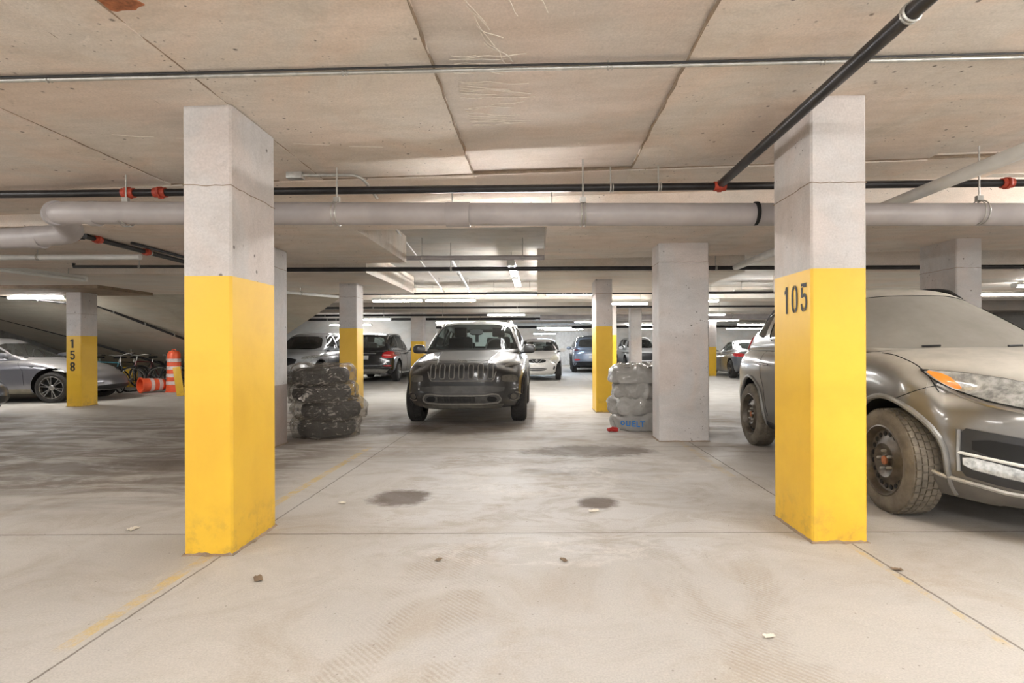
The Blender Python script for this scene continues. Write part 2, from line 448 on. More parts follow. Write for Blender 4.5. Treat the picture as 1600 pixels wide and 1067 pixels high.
b = MB(); b.add([(-34,-6,0),(26,-6,0),(26,44,0),(-34,44,0),(-34,-6,-.3),(26,-6,-.3),(26,44,-.3),(-34,44,-.3)],
                [(0,1,2,3),(7,6,5,4),(0,4,5,1),(1,5,6,2),(2,6,7,3),(3,7,4,0)])
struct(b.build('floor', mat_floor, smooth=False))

def zA(x): return 2.565 + .030 * max(-5, min(5, x))
def zB(x): return 2.385 + .018 * max(-5, min(6, x))
def slab(name, x0, x1, y0, y1, zf, top, m, n=12):
    vs = []; fs = []
    for i in range(n + 1):
        x = x0 + (x1 - x0) * i / n; z = zf(x)
        vs += [(x, y0, z), (x, y1, z), (x, y1, top), (x, y0, top)]
    for i in range(n):
        a, c_ = 4 * i, 4 * (i + 1)
        fs += [(a, a+1, c_+1, c_), (a+1, a+2, c_+2, c_+1), (a+2, a+3, c_+3, c_+2), (a+3, a, c_, c_+3)]
    fs += [(0, 3, 2, 1), (4*n, 4*n+1, 4*n+2, 4*n+3)]
    q = MB(); q.add(vs, fs); return struct(q.build(name, m, smooth=False))

TOP = 3.0
slab('ceiling', -14, -2.94, -3.5, 4.5, lambda x: zA(x) - .012, TOP, mat_ceil)
slab('ceiling', -2.94, -2.07, -3.5, 4.5, zA, TOP, mat_ceil)
slab('ceiling', -2.07, -1.72, -3.5, 4.5, lambda x: zA(x) - .006, TOP, mat_ceil)
slab('ceiling', -1.72, -.515, -3.5, 4.5, zA, TOP, mat_ceil)
slab('ceiling', -.515, .758, -3.5, 4.5, lambda x: zA(x) + .02, TOP, mat_ceil_mid)
slab('ceiling', .758, 3.15, -3.5, 4.5, zA, TOP, mat_ceil)
slab('ceiling', 3.15, 14, -3.5, 4.5, lambda x: zA(x) + .04, TOP, mat_ceil)
slab('ceiling', -14, -.515, 4.5, 5.2, lambda x: zA(x) - .014, TOP, mat_ceil)
slab('ceiling', -.515, .758, 4.5, 5.2, lambda x: zA(x) - .010, TOP, mat_ceil_mid)
slab('ceiling', .758, 3.15, 4.5, 5.2, lambda x: zA(x) - .014, TOP, mat_ceil)
slab('ceiling', 3.15, 14, 4.5, 5.2, lambda x: zA(x) + .03, TOP, mat_ceil)
# the wide lowered bands over the pillar rows, broken by the sunken strip over the lane
slab('ceiling', -14, -1.84, 5.2, 7.84, zB, TOP, mat_ceil)
slab('ceiling', 0.10, 14, 5.2, 7.84, zB, TOP, mat_ceil)
slab('ceiling', -1.84, .10, 5.2, 5.7, zB, TOP, mat_ceil, 4)
zC = lambda x: 2.35
slab('ceiling', -20, -2.72, 8.87, 12.3, zC, TOP, mat_ceil_far)
slab('ceiling', 0.0, 3.3, 8.87, 12.3, zC, TOP, mat_ceil_far)
slab('ceiling', 5.2, 20, 8.87, 12.3, zC, TOP, mat_ceil_far)
slab('ceiling', -12.0, -8.2, 10.4, 11.9, lambda x: 2.29, 2.36, mat_edge, 2)
b = MB(); b.box(-26, 24, 5.1, 42, 2.72, 3.1)
struct(b.build('ceiling', mat_slab, smooth=False))
for (x0, x1, y0, y1, z) in ((-20, 20, 14.6, 15.6, 2.42), (-20, 20, 19.0, 20.2, 2.36), (-20, 20, 24.5, 25.8, 2.36), (-20, 20, 30, 31.2, 2.36)):
    slab('ceiling', x0, x1, y0, y1, lambda x, z=z: z, 2.75, mat_ceil_far, 2)
# rough lips left by the formwork along the joints of the near ceiling
def lip(name, pts, w, m):
    """uneven ridge of cement hanging a little under the ceiling"""
    q = MB(); vs = []; fs = []
    for i, p in enumerate(pts):
        p = Vector(p)
        t = Vector(pts[min(i+1, len(pts)-1)]) - Vector(pts[max(i-1, 0)]); t.normalize(); a = t.cross(Vector((0,0,1)))
        ww = w * (.6 + .8 * noise.noise(p * 9)); h = .007 + .008 * abs(noise.noise(p * 14))
        vs += [p + a * ww, p + a * ww * .3 + Vector((0,0,-h)), p - a * ww * .4 + Vector((0,0,-h * .8)), p - a * ww, p + Vector((0,0,.02))]
    for i in range(len(pts) - 1):
        for k in range(5): fs.append((i*5+k, i*5+(k+1) % 5, i*5+5+(k+1) % 5, i*5+5+k))
    q.add(vs, fs); return struct(q.build(name, m, smooth=False))
for k, x in enumerate((-.515, .758, -2.94, -1.72, -2.07)):
    lip('trim_%d' % (k + 1), [(x + .008 * noise.noise(Vector((x, i * .31, 0))), .2 + i * .05, zA(x) + .004) for i in range(87)], .012 if k < 2 else .008, mat_edge)
lip('trim_6', [(-4.5 + i * .06, 4.49 + .01 * noise.noise(Vector((i * .2, 3, 0))), zA(-4.5 + i * .06) + .002) for i in range(150)], .016, mat_edge)

# walls far around the parking hall
def wall(name, x0, x1, y0, y1, z0=0, z1=2.75, m=None):
    q = MB(); q.box(x0, x1, y0, y1, z0, z1); return struct(q.build(name, m or mat_wall, smooth=False))
wall('wall_back', -26, 24, 37.0, 37.3)
wall('wall_left', -26.3, -26, 8, 37.3)
wall('wall_right', 20.3, 20.6, -3, 37.3)
wall('wall_back', -17.5, -4.2, 22.9, 23.1)
# a door of grey metal and a light door frame in the far wall
q = MB(); q.box(1.2, 4.4, 36.93, 36.99, 0, 2.2); dd = struct(q.build('door_1', simple('pale_door', srgb(205, 207, 208), .5), smooth=False))
q = MB(); q.box(3.0, 4.0, 36.86, 36.92, 0, 1.95); fr = q.build('door_leaf', simple('grey_door', srgb(130, 134, 140), .5), dd, smooth=False)

# underside of the curved ramp on the left
def ramp():
    A = [(-14.5, 12.3, 2.38), (-4.2, 12.3, 2.38)]
    n, m = 24, 10; vs = []
    far0 = [(-24, 15.0, 2.2), (-15.7, 16.3, 1.80), (-14.4, 16.5, 1.20), (-13.6, 17.2, .75), (-11.0, 18.3, .0)]
    def fz(t):
        xs = [0, .35, .5, .65, 1]; return Vector([interp(list(zip(xs, [p[k] for p in far0])), t) for k in range(3)])
    for i in range(n + 1):
        t = i / n; a = Vector((-22 + 14.0 * t if t < 1 else -8, 12.3, 2.36)); f = fz(t)
        a = Vector((-22 + 17.8 * t, 12.3, 2.36))
        for j in range(m + 1):
            s = j / m; p = a.lerp(f, s); p.z -= .10 * math.sin(PI * s) * t; vs.append(p)
    fs = [(i*(m+1)+j, i*(m+1)+j+1, (i+1)*(m+1)+j+1, (i+1)*(m+1)+j) for i in range(n) for j in range(m)]
    k = len(vs); vs += [Vector(p) + Vector((0, 0, .25)) for p in vs]
    fs += [tuple(k + x for x in f)[::-1] for f in fs]
    q = MB(); q.add(vs, fs)
    # rim
    loop = [i*(m+1) for i in range(n+1)] + [n*(m+1)+j for j in range(1, m+1)] + [i*(m+1)+m for i in range(n-1, -1, -1)] + [j for j in range(m-1, 0, -1)]
    q.f += [(loop[a], loop[(a+1) % len(loop)], loop[(a+1) % len(loop)]+k, loop[a]+k) for a in range(len(loop))]; q.mi += [0]*len(loop)
    struct(q.build('ceiling', mat_ramp, ang=50))
ramp()

# ------------------------------------------------------------------ pillars
def pillar(name, label, x0, x1, y0, y1, ztop, zpaint=None, grout=True, seam=None, zb=0.0, lower=None, ch=.012):
    t = thing(name, label, 'pillar', ((x0+x1)/2, (y0+y1)/2, zb))
    hx, hy = (x1-x0)/2, (y1-y0)/2
    def shell(z0, z1):
        c = ch; q = MB()
        q.prism([(-hx+c,-hy),(hx-c,-hy),(hx,-hy+c),(hx,hy-c),(hx-c,hy),(-hx+c,hy),(-hx,hy-c),(-hx,-hy+c)], 'z', z0, z1); return q
    shell((zpaint or 0) - zb, ztop - zb).build('concrete_shaft', mat_pillar, t, smooth=False)
    if zpaint: shell(0, zpaint - zb).build('painted_base', lower or mat_yellow, t, smooth=False)
    if seam:
        q = MB()
        for sz in seam:
            z = sz - zb
            pts = []
            for (ax, ay, bx, by) in ((-hx,-hy,hx,-hy),(hx,-hy,hx,hy),(hx,hy,-hx,hy),(-hx,hy,-hx,-hy)):
                for i in range(12):
                    k = i / 12; p = Vector((ax+(bx-ax)*k, ay+(by-ay)*k, z)); p.z += .008 * noise.noise(p * 17 + Vector((sz, x0, 0))); pts.append(p)
            q.tube(pts, .0028, 5, closed=True)
        q.build('casting_seam', mat_edge, t)
    if grout:
        q = MB(); n = 64; per = []
        for i in range(n):
            k = i / n * 4; e = int(k); f = k - e
            c4 = [(-hx,-hy),(hx,-hy),(hx,hy),(-hx,hy)]; a = c4[e]; b_ = c4[(e+1) % 4]
            p = Vector((a[0]+(b_[0]-a[0])*f, a[1]+(b_[1]-a[1])*f, 0)); per.append(p)
        vs = []; fs = []
        for i, p in enumerate(per):
            o = p.copy(); o.normalize(); w = .010 + .022 * max(0, noise.noise(p * 22 + Vector((x0, y0, 3)))); 
            vs += [p + Vector((0,0,.012 + .012*noise.noise(p*30))), p + o * w + Vector((0,0,.004)), p + o * (w+.004) + Vector((0,0,-.01))]
        for i in range(n):
            j = (i+1) % n
            for k in range(2): fs.append((i*3+k, j*3+k, j*3+k+1, i*3+k+1))
        q.add(vs, fs); q.build('mortar_rim', mat_edge, t, smooth=False)
    return t

def digits(kind, parent, mat, size, w, loc, rot, name='painted_number'):
    """stencilled digits from plain shapes; kind is one character"""
    S = {'1': [[(.34,0),(.68,0),(.68,1),(.34,1)], [(.10,.70),(.34,.76),(.34,1),(.26,.90),(.10,.84)]],
         '0': [[(.46,0),(.46,.13),(.30,.20),(.28,.30),(.28,.70),(.30,.80),(.46,.87),(.46,1),(.22,.96),(.06,.84),(0,.66),(0,.34),(.06,.16),(.22,.04)],
               [(.54,0),(.54,.13),(.70,.20),(.72,.30),(.72,.70),(.70,.80),(.54,.87),(.54,1),(.78,.96),(.94,.84),(1,.66),(1,.34),(.94,.16),(.78,.04)]],
         '5': [[(.08,.52),(.34,.48),(.34,.86),(.08,.86)], [(.08,.90),(.90,.90),(.90,1.0),(.08,1.0)], [(.40,.86),(.88,.86),(.88,.90),(.40,.90)],
               [(.40,.50),(.58,.52),(.72,.44),(.74,.30),(.70,.19),(.56,.13),(.56,0),(.80,.05),(.96,.16),(1,.32),(.95,.50),(.80,.62),(.56,.65),(.40,.61)],
               [(.48,0),(.48,.13),(.32,.18),(.28,.30),(.02,.28),(.08,.12),(.24,.03)]],
         '5s': [[(.06,.46),(.34,.50),(.34,1),(.06,1)], [(.34,.84),(.94,.84),(.94,1.0),(.34,1.0)],
               [(.34,.50),(.50,.52),(.50,.67),(.34,.62)], [(.50,.52),(.64,.48),(.82,.63),(.50,.67)], [(.64,.48),(.70,.34),(1,.34),(.96,.52),(.82,.63)],
               [(.70,.34),(.64,.19),(.86,.06),(.97,.17),(1,.34)], [(.64,.19),(.50,.14),(.50,0),(.86,.06)], [(.50,.14),(.36,.18),(.12,.08),(.26,.01),(.50,0)], [(.36,.18),(.30,.28),(.02,.28),(.04,.15),(.12,.08)]],
         '8': [[(.5,.61),(.60,.62),(.64,.72),(.60,.83),(.5,.85),(.5,1),(.84,.96),(1,.84),(1,.66),(.84,.53),(.5,.46)],
               [(.5,.61),(.40,.62),(.36,.72),(.40,.83),(.5,.85),(.5,1),(.16,.96),(0,.84),(0,.66),(.16,.53),(.5,.46)],
               [(.5,.46),(.5,.42),(.62,.39),(.66,.28),(.62,.17),(.5,.14),(.5,0),(.84,.03),(1,.16),(1,.36),(.84,.53),(.5,.56)],
               [(.5,.46),(.5,.42),(.38,.39),(.34,.28),(.38,.17),(.5,.14),(.5,0),(.16,.03),(0,.16),(0,.36),(.16,.53),(.5,.56)]]}
    q = MB()
    for poly in S[kind]:
        bm = bmesh.new(); vv = [bm.verts.new(((p[0]-.5)*w, (p[1]-.5)*size, 0)) for p in poly]; bm.faces.new(vv)
        bmesh.ops.triangulate(bm, faces=bm.faces); bm.verts.index_update()
        q.add([v.co[:] for v in bm.verts], [[v.index for v in f.verts] for f in bm.faces]); bm.free()
    o = q.build(name, mat, parent, smooth=False, fix=False); o.location = loc; o.rotation_euler = rot
    return o

pL = pillar('concrete_pillar', 'thick near pillar on the left, yellow below and bare concrete above, no number on it', -1.973, -1.702, 3.105, 3.62, zA(-1.84), 1.556, seam=(2.06,))
pR = pillar('concrete_pillar', 'near pillar on the right with the stencilled number 105 on its yellow paint', 1.603, 1.929, 3.266, 3.784, zA(1.77), 1.607, seam=(2.11,))
for ch, y in (('1', 3.585), ('0', 3.475), ('5', 3.355)):
    digits(ch, pR, mat_digit, .172, .085 if ch != '1' else .075, (-.163 - .0025, y - 3.525, 1.445), (R(90), 0, R(-90)), 'stencilled_digit')
pillar('concrete_pillar', 'unpainted pale grey pillar with a wide face, in front of the grey bagged tires', 1.476, 2.083, 6.776, 7.19, zB(1.8), None, seam=(2.18,))
pillar('concrete_pillar', 'narrow strip of unpainted grey pillar showing behind the near left yellow pillar', -3.66, -3.058, 6.35, 6.82, zB(-3.3), .72, lower=concrete('mauve_grey_base', srgb(160,148,142), srgb(150,138,132), srgb(130,118,110), 1, False), seam=(2.1,))
pillar('concrete_pillar', 'concrete pillar standing behind the large dusty car on the right', 5.18, 5.50, 6.9, 7.57, zB(5.3), 1.2, seam=(2.12,))
pillar('concrete_pillar', 'yellow and grey pillar left of the dark car facing the camera, behind the clear bagged tires', -3.676, -3.344, 10.34, 10.72, 2.35, 1.52, seam=(2.1,))
pillar('concrete_pillar', 'slim yellow and grey pillar right of the small white car', 1.026, 1.319, 9.83, 10.5, 2.35, 1.52, seam=(2.1,))
p158 = pillar('concrete_pillar', 'far left pillar with the number 158 painted vertically on yellow', -9.415, -9.11, 11.14, 11.56, 2.30, 1.42, seam=(1.86,))
for ch, py in (('1', 534), ('5s', 552), ('8', 570)):
    digits(ch, p158, mat_digit, .178, .10 if ch != '1' else .12, (-.02, -.21 - .0025, EYE + (543 - py) * 11.14 / F_PX), (R(90), 0, 0), 'painted_digit')
pillar('concrete_pillar', 'yellow pillar half hidden behind the slim yellow pillar right of centre', 1.80, 2.24, 15.8, 16.2, 2.72, 1.50, grout=False)
pillar('concrete_pillar', 'bare pale pillar beyond the stack of grey bagged tires', 3.02, 3.38, 18.1, 18.5, 2.72, None, grout=False)
pillar('concrete_pillar', 'distant pale pillar with yellow base just left of the dark facing car', -4.36, -3.92, 19.2, 19.6, 2.40, 1.38, grout=False)
pillar('concrete_pillar', 'distant pale pillar above the roof of the dark facing car', -1.55, -1.23, 23.0, 23.4, 2.72, 1.2, grout=False)
pillar('concrete_pillar', 'distant pillar with yellow base left of the grey sedan', 6.75, 7.05, 22.0, 22.4, 2.72, 1.15, grout=False)
pillar('concrete_pillar', 'pale pillar far beyond the silver car hood on the left', -14.9, -14.5, 15.2, 15.5, 1.42, None, grout=False)
pillar('concrete_pillar', 'distant pillar beside the grey sport utility seen from behind', 3.5, 3.85, 30.0, 30.4, 2.4, None, grout=False)
# ------------------------------------------------------------------ cars
def lattice(nx, ny, nz, F, mf=None, us=None, vs_=None, ws=None):
    us = us or [-1 + 2*i/nx for i in range(nx+1)]; vs_ = vs_ or [j/ny for j in range(ny+1)]; ws = ws or [k/nz for k in range(nz+1)]
    idx = {}; verts = []
    def V(i, j, k):
        if (i, j, k) not in idx:
            idx[(i, j, k)] = len(verts); verts.append(F(us[i], vs_[j], ws[k]))
        return idx[(i, j, k)]
    fs = []; mi = []
    def q(a, b, c, d, side, u, v, w):
        fs.append((V(*a), V(*b), V(*c), V(*d))); mi.append(mf(side, u, v, w) if mf else 0)
    for i in range(nx):
        for j in range(ny):
            u, v = (us[i]+us[i+1])/2, (vs_[j]+vs_[j+1])/2
            q((i,j,nz),(i+1,j,nz),(i+1,j+1,nz),(i,j+1,nz),'top',u,v,1)
            q((i,j,0),(i,j+1,0),(i+1,j+1,0),(i+1,j,0),'bot',u,v,0)
        for k in range(nz):
            u, w = (us[i]+us[i+1])/2, (ws[k]+ws[k+1])/2
            q((i,0,k),(i+1,0,k),(i+1,0,k+1),(i,0,k+1),'front',u,0,w)
            q((i,ny,k),(i,ny,k+1),(i+1,ny,k+1),(i+1,ny,k),'rear',u,1,w)
    for j in range(ny):
        for k in range(nz):
            v, w = (vs_[j]+vs_[j+1])/2, (ws[k]+ws[k+1])/2
            q((0,j,k),(0,j,k+1),(0,j+1,k+1),(0,j+1,k),'side',-1,v,w)
            q((nx,j,k),(nx,j+1,k),(nx,j+1,k+1),(nx,j,k+1),'side',1,v,w)
    m = MB(); m.v = verts; m.f = fs; m.mi = mi
    return m

def evaluated(o, mods):
    """apply a list of modifiers given as (type, settings)"""
    for typ, st in mods:
        md = o.modifiers.new(typ, typ)
        for a, b_ in st.items(): setattr(md, a, b_)
    dg = bpy.context.evaluated_depsgraph_get()
    me = bpy.data.meshes.new_from_object(o.evaluated_get(dg))
    old = o.data; o.modifiers.clear(); o.data = me
    return o

def bvh_of(o):
    me = o.data
    return BVHTree.FromPolygons([v.co.copy() for v in me.vertices], [tuple(p.vertices) for p in me.polygons])

def resample(pts, closed=True, step=.03):
    out = []; n = len(pts)
    for i in range(n if closed else n-1):
        a, b_ = Vector(pts[i]), Vector(pts[(i+1) % n]); k = max(1, int((b_-a).length / step))
        out += [a.lerp(b_, t/k) for t in range(k)]
    if not closed: out.append(Vector(pts[-1]))
    return out
def chaikin(pts, it=1, q=.22):
    for _ in range(it):
        o = []; n = len(pts)
        for i in range(n):
            a, b_ = Vector(pts[i]), Vector(pts[(i+1) % n]); o += [a.lerp(b_, q), a.lerp(b_, 1-q)]
        pts = o
    return pts

class Car:
    def __init__(s, name, label, S, paint_mat, loc, rz, lod=2):
        s.S = S; s.paint = paint_mat; s.lod = lod
        s.root = thing(name, label, 'car', loc, rz)
        L, W = S['L'], S['W']; s.L = L; s.W = W
        sp = S.get('sp', [(0,.88),(.12,.95),(.3,.985),(.55,1.0),(.78,.975),(.92,.94),(1,.90)])
        nose, tail = S['nose'], S['tail']; plf, plr = S['plan']; cr = S.get('crown', .10)
        hw = S['hw']; zb, zt = S['zb'], S['zt']; pw = S.get('planpow', 2.6)
        def F(u, v, w):
            y = v * L
            W_ = W * interp(hw, v); zt_ = interp(zt, y); zb_ = interp(zb, y)
            z = zb_ + w * (zt_ - zb_)
            x = u * W_ * interp(sp, w)
            z -= cr * interp(S.get('crownv', [(0,1),(1,1)]), v) * abs(u)**4 * (w if w > .5 else 0) * max(0, (w-.5)*2)
            Lf = 1.5
            if y < Lf: y += (1-y/Lf)**2 * (interp(nose, w) + plf*abs(u)**pw)
            r = L - v*L
            if r < Lf: y -= (1-r/Lf)**2 * (interp(tail, w) + plr*abs(u)**pw)
            return (x, y - L/2, z)
        cab = S['cab']
        def mf(side, u, v, w):
            y = v*L
            return 1 if (side == 'top' and cab['yfb']+.18 < y < cab['yrb']-.15 and abs(u) < .86) or side == 'bot' else 0
        nx, ny, nz = 14, 34, 10
        vs_ = sorted(set([round((1-math.cos(PI*j/ny))/2*.5 + .5*j/ny, 5) for j in range(ny+1)]))
        m = lattice(nx, len(vs_)-1, nz, F, mf, vs_=vs_)
        o = m.build('body', [s.paint, M['interior'], M['seam']], s.root)
        evaluated(o, [('SUBSURF', dict(levels=1 if lod < 2 else 2, render_levels=2))])
        s.bb = bvh_of(o); s.body = o
        s.arch()
        # greenhouse
        rf = cab['roof']
        def FC(u, v, w):
            yF = cab['yfb'] + (cab['yft']-cab['yfb'])*w + cab.get('cf', .10)*abs(u)**2.2*(1-.3*w)
            yR = cab['yrb'] + (cab['yrt']-cab['yrb'])*w - cab.get('crr', .10)*abs(u)**2.2
            y = yF + (yR-yF)*v
            h = interp(cab['hwb'], v) * (1-w) + interp(cab['hwt'], v) * w
            h += cab.get('bulge', .03) * math.sin(PI*w)
            zb_ = interp(zt, y) - .07
            zr = interp(rf, v)
            z = zb_ + w*(zr - zb_) - (.05*abs(u)**3)*w
            return (u*h, y - L/2, z)
        m = lattice(8, 12, 5, FC)
        c = m.build('cabin', [s.paint, M['black'], M['interior']], s.root)
        evaluated(c, [('SUBSURF', dict(levels=2, render_levels=2))])
        s.cb = bvh_of(c); s.cabin = c
        s.windows()

    # --- wheel arches cut out of the body, real hollows
    def arch(s):
        S = s.S; r = S['wr']; cuts = []
        q = MB()
        for y in S['wy']:
            for sd in (-1, 1):
                xo, xi = s.W + .25, s.W - .34
                prof = [(xi*sd, 0), (xi*sd, r+.065), (xo*sd, r+.065), (xo*sd, 0)]
                q.lathe(prof, 40, 'x', (0, y - s.L/2, r + .015))
        k = q.build('cut', M['seam'], s.root, smooth=False)
        o = s.body
        evaluated(o, [('BOOLEAN', dict(operation='DIFFERENCE', object=k, solver='EXACT', material_mode='TRANSFER'))])
        bpy.data.objects.remove(k)
        o.data.shade_smooth(); o.data.set_sharp_from_angle(angle=R(38))

    def dirs(s, th):
        th = R(th); return Vector((-math.sin(th), math.cos(th), 0)), Vector((math.cos(th), math.sin(th), 0))
    def hit(s, th, a, z, which='b', y=None):
        d, r = s.dirs(th)
        o = r*a + Vector((0,0,z)) - d*6
        res = (s.bb if which == 'b' else s.cb).ray_cast(o, d)
        return res[0], res[1]
    def hit_any(s, th, a, z, which='b'):
        p, n = s.hit(th, a, z, which)
        if p is None:
            d, r = s.dirs(th); o = r*a + Vector((0,0,z)) - d*6
            # fall back to the nearest surface point to the ray's mid stretch
            best = None; T = s.bb if which == 'b' else s.cb
            for t in np.linspace(2.5, 6, 15):
                h = T.find_nearest(o + d*float(t))
                if h[0] is not None and (best is None or h[3] < best[3]): best = h
            p, n = best[0], best[1]
        return p, n
    def a_of(s, th, p):
        d, r = s.dirs(th); return (Vector(p).dot(r), p[2])

    def patch(s, name, pts, th, mat, off=.006, thick=.012, which='b', parent=None, rings=5, smooth_it=1, step=.03, sym=False, pts3=False):
        outs = []
        for sg in ((1, -1) if sym else (1,)):
            t = th * sg
            if not pts3 and abs(th) not in (0, 90, 180):
                base = 0 if abs(th) < 90 else 180
                pts = [tuple(s.hit_any(base, a, z)[0]) for a, z in pts]; pts3 = True
            P2 = [s.a_of(th, p) for p in pts] if pts3 else pts
            P2 = [(a*sg, z) for a, z in P2]
            if sg < 0: P2 = P2[::-1]
            if smooth_it: P2 = chaikin(P2, smooth_it)
            ol = resample([Vector(p) for p in P2], True, step)
            c = Vector((sum(p.x for p in ol)/len(ol), sum(p.y for p in ol)/len(ol)))
            n = len(ol); vs = []; ns = []; prev = None
            for k in range(rings+1):
                f = k/rings
                for p in ([c] if k == 0 else [c + (p-c)*f for p in ol]):
                    h, nn = s.hit_any(t, p.x, p.y, which)
                    d, r = s.dirs(t)
                    if nn.dot(d) > 0: nn = -nn
                    vs.append(h + nn*off); ns.append(nn)
            fs = [(0, 1+i, 1+(i+1) % n) for i in range(n)]
            for k in range(1, rings):
                a0, b0 = 1+(k-1)*n, 1+k*n
                fs += [(a0+i, b0+i, b0+(i+1) % n, a0+(i+1) % n) for i in range(n)]
            last = 1+(rings-1)*n; m = len(vs)
            vs += [vs[last+i] - ns[last+i]*thick for i in range(n)]
            fs += [(last+i, m+i, m+(i+1) % n, last+(i+1) % n) for i in range(n)]
            q = MB(); q.add(vs, fs)
            outs.append(q.build(name, mat, parent or s.root, ang=45))
        return outs if sym else outs[0]
    def line(s, name, pts, th, mat=None, r=.003, off=.0, which='b', closed=False, sym=False, parent=None, pts3=False, n=6, sm=1):
        outs = []
        for sg in ((1, -1) if sym else (1,)):
            P2 = [s.a_of(th, p) for p in pts] if pts3 else pts
            P2 = [(a*sg, z) for a, z in P2]
            ol = resample([Vector(p) for p in P2], closed, .03)
            path = []
            for p in ol:
                h, nn = s.hit_any(th*sg, p.x, p.y, which)
                d, _ = s.dirs(th*sg)
                if nn.dot(d) > 0: nn = -nn
                path.append(h + nn*off)
            q = MB(); q.tube(path, r, n, closed=closed)
            outs.append(q.build(name, mat or M['seam'], parent or s.root))
        return outs

    # --- window openings cut through the greenhouse shell, panes set back in
    def windows(s):
        S = s.S; cab = S['cab']; L = s.L; c = s.cabin
        gl = S.get('glass', M['glass']); gs = S.get('glass_side', gl)
        ymid = (cab['yfb']+cab['yrb'])/2 - L/2
        panes = []
        q = MB()
        if 'ws' in S:
            q.prism(chaikin(S['ws'], 2, .15), 'y', -L/2 - 1, ymid - .1); panes.append(('windscreen', S['ws'], 0, S.get('glass_front', gl)))
        k1 = q.build('cut', M['black'], s.root, smooth=False)
        q = MB()
        if 'rw' in S:
            q.prism(chaikin(S['rw'], 2, .14), 'y', ymid + .3, L/2 + 1)
        k2 = q.build('cut', M['black'], s.root, smooth=False)
        if 'rw' in S: panes.append(('rear_window', S['rw'], 180, S.get('glass_rear', gl)))
        q = MB(); sides = S.get('sw', [])
        for w in sides:
            q.prism(chaikin([(a - L/2, z) for a, z in w], 2, .12), 'x', -3, 3)
        k3 = q.build('cut', M['black'], s.root, smooth=False)
        mods = [('SOLIDIFY', dict(thickness=.025, offset=-1.0))]
        for k in (k1, k2, k3):
            if len(k.data.polygons): mods.append(('BOOLEAN', dict(operation='DIFFERENCE', object=k, solver='EXACT', material_mode='TRANSFER')))
        evaluated(c, mods)
        for k in (k1, k2, k3): bpy.data.objects.remove(k)
        c.data.shade_smooth(); c.data.set_sharp_from_angle(angle=R(38))
        for nm, pts, th, g in panes:
            pp = pts if th == 0 else [(-a, z) for a, z in pts][::-1]
            ol = [(a*1.01, z) for a, z in chaikin(pp, 2, .15)]
            s.patch(nm, ol, th, g, off=-.006, thick=.003, which='c', smooth_it=0)
        for w in sides:
            ol = chaikin([(a - L/2, z) for a, z in w], 2, .12)
            s.patch('side_window', ol, 90, gs, off=-.006, thick=.003, which='c', smooth_it=0, sym=True)
        # interior: seats, dashboard, steering wheel
        zb = interp(S['zt'], (cab['yfb']+cab['yrb'])/2)
        rz = max(p[1] for p in cab['roof'])
        q = MB(); seat_y = cab['yfb'] + (cab['yft'] - cab['yfb']) + .55 - L/2
        for sy, xs in ((seat_y, (-.36, .36)), (seat_y + .85, (-.40, .40))):
            if sy > cab['yrt'] - L/2 - .1: continue
            for x in xs:
                t = MB(); k_ = 1.0 if sy == seat_y else .62; t.box(x-.22, x+.22, sy, sy+.12, zb-.12, zb + (rz-zb)*.42*k_); t.box(x-.12, x+.12, sy+.02, sy+.10, zb+(rz-zb)*.45*k_, zb+(rz-zb)*.78*k_)
                t.build('seat', M['interior'], s.root, bevel=.03)
        t = MB(); t.box(-.62, .62, cab['yfb']+.32-L/2, cab['yfb']+.62-L/2, zb-.1, zb+.03); t.build('dashboard', M['interior'], s.root, bevel=.03)
        t = MB(); a = []
        for i in range(24):
            q_ = 2*PI*i/24; a.append((.36 + .18*math.cos(q_), cab['yfb'] + .72 - L/2 + .06*math.sin(q_), zb + .03 + .17*math.sin(q_)))
        t.tube(a, .016, 8, closed=True); t.build('steering_wheel', M['black'], s.root)

    def wheel(s, x, y, style, spin=0):
        S = s.S; r, w = S['wr'], S.get('ww', .225); key = (style, r, w, S.get('rr', .66))
        if key not in WHEELS: WHEELS[key] = wheel_meshes(r, w, style, r*S.get('rr', .66), S.get('rubber', M['rubber']))
        tm, rm, extra = WHEELS[key]
        t = bpy.data.objects.new('tire', tm); C.objects.link(t); t.parent = s.root
        t.location = (x - (w/2 if x > 0 else -w/2), y - s.L/2, r - .006)
        t.rotation_euler = (spin, 0, PI if x > 0 else 0)
        for nm, me in [('rim', rm)] + extra:
            o = bpy.data.objects.new(nm, me); C.objects.link(o); o.parent = t
        return t
    def wheels(s, style, track=None):
        tr = track or s.W - .01
        for y in s.S['wy']:
            for sd in (-1, 1): s.wheel(sd*tr, y, style, random.random()*2)
    def mirror(s, x, y, z, w=.17, h=.13, mat=None, glassy=False):
        for sd in (-1, 1):
            q = MB(); 
            pts = [(0,-.5),(.85,-.5),(1,-.2),(1,.25),(.8,.5),(.15,.5),(-.05,.2)]
            ol = chaikin([(sd*(x + p[0]*w), z + p[1]*h) for p in pts], 2)
            q.prism(ol, 'y', y - s.L/2 - .05, y - s.L/2 + .05)
            m = q.build('door_mirror', mat or s.paint, s.root, bevel=.018)
            q = MB(); q.tube([(sd*(x - .09), y - s.L/2 + .02, z - h*.45), (sd*(x + .04), y - s.L/2, z - h*.3)], .022, 8)
            q.build('mirror_arm', M['black'], m)
    def rails(s, x, y0, y1, z, mat, r=.016):
        for sd in (-1, 1):
            path = []
            n = 12
            for i in range(n+1):
                t = i/n; y = y0 + (y1-y0)*t
                h = s.cb.ray_cast(Vector((sd*x, y - s.L/2, 4)), Vector((0, 0, -1)))[0]; zz = h.z if h else z(t)
                path.append((sd*x, y - s.L/2, zz - .01 + .045*min(1, math.sin(PI*t)*3.5)))
            q = MB(); q.tube(path, r, 8); q.build('roof_rail', mat, s.root)
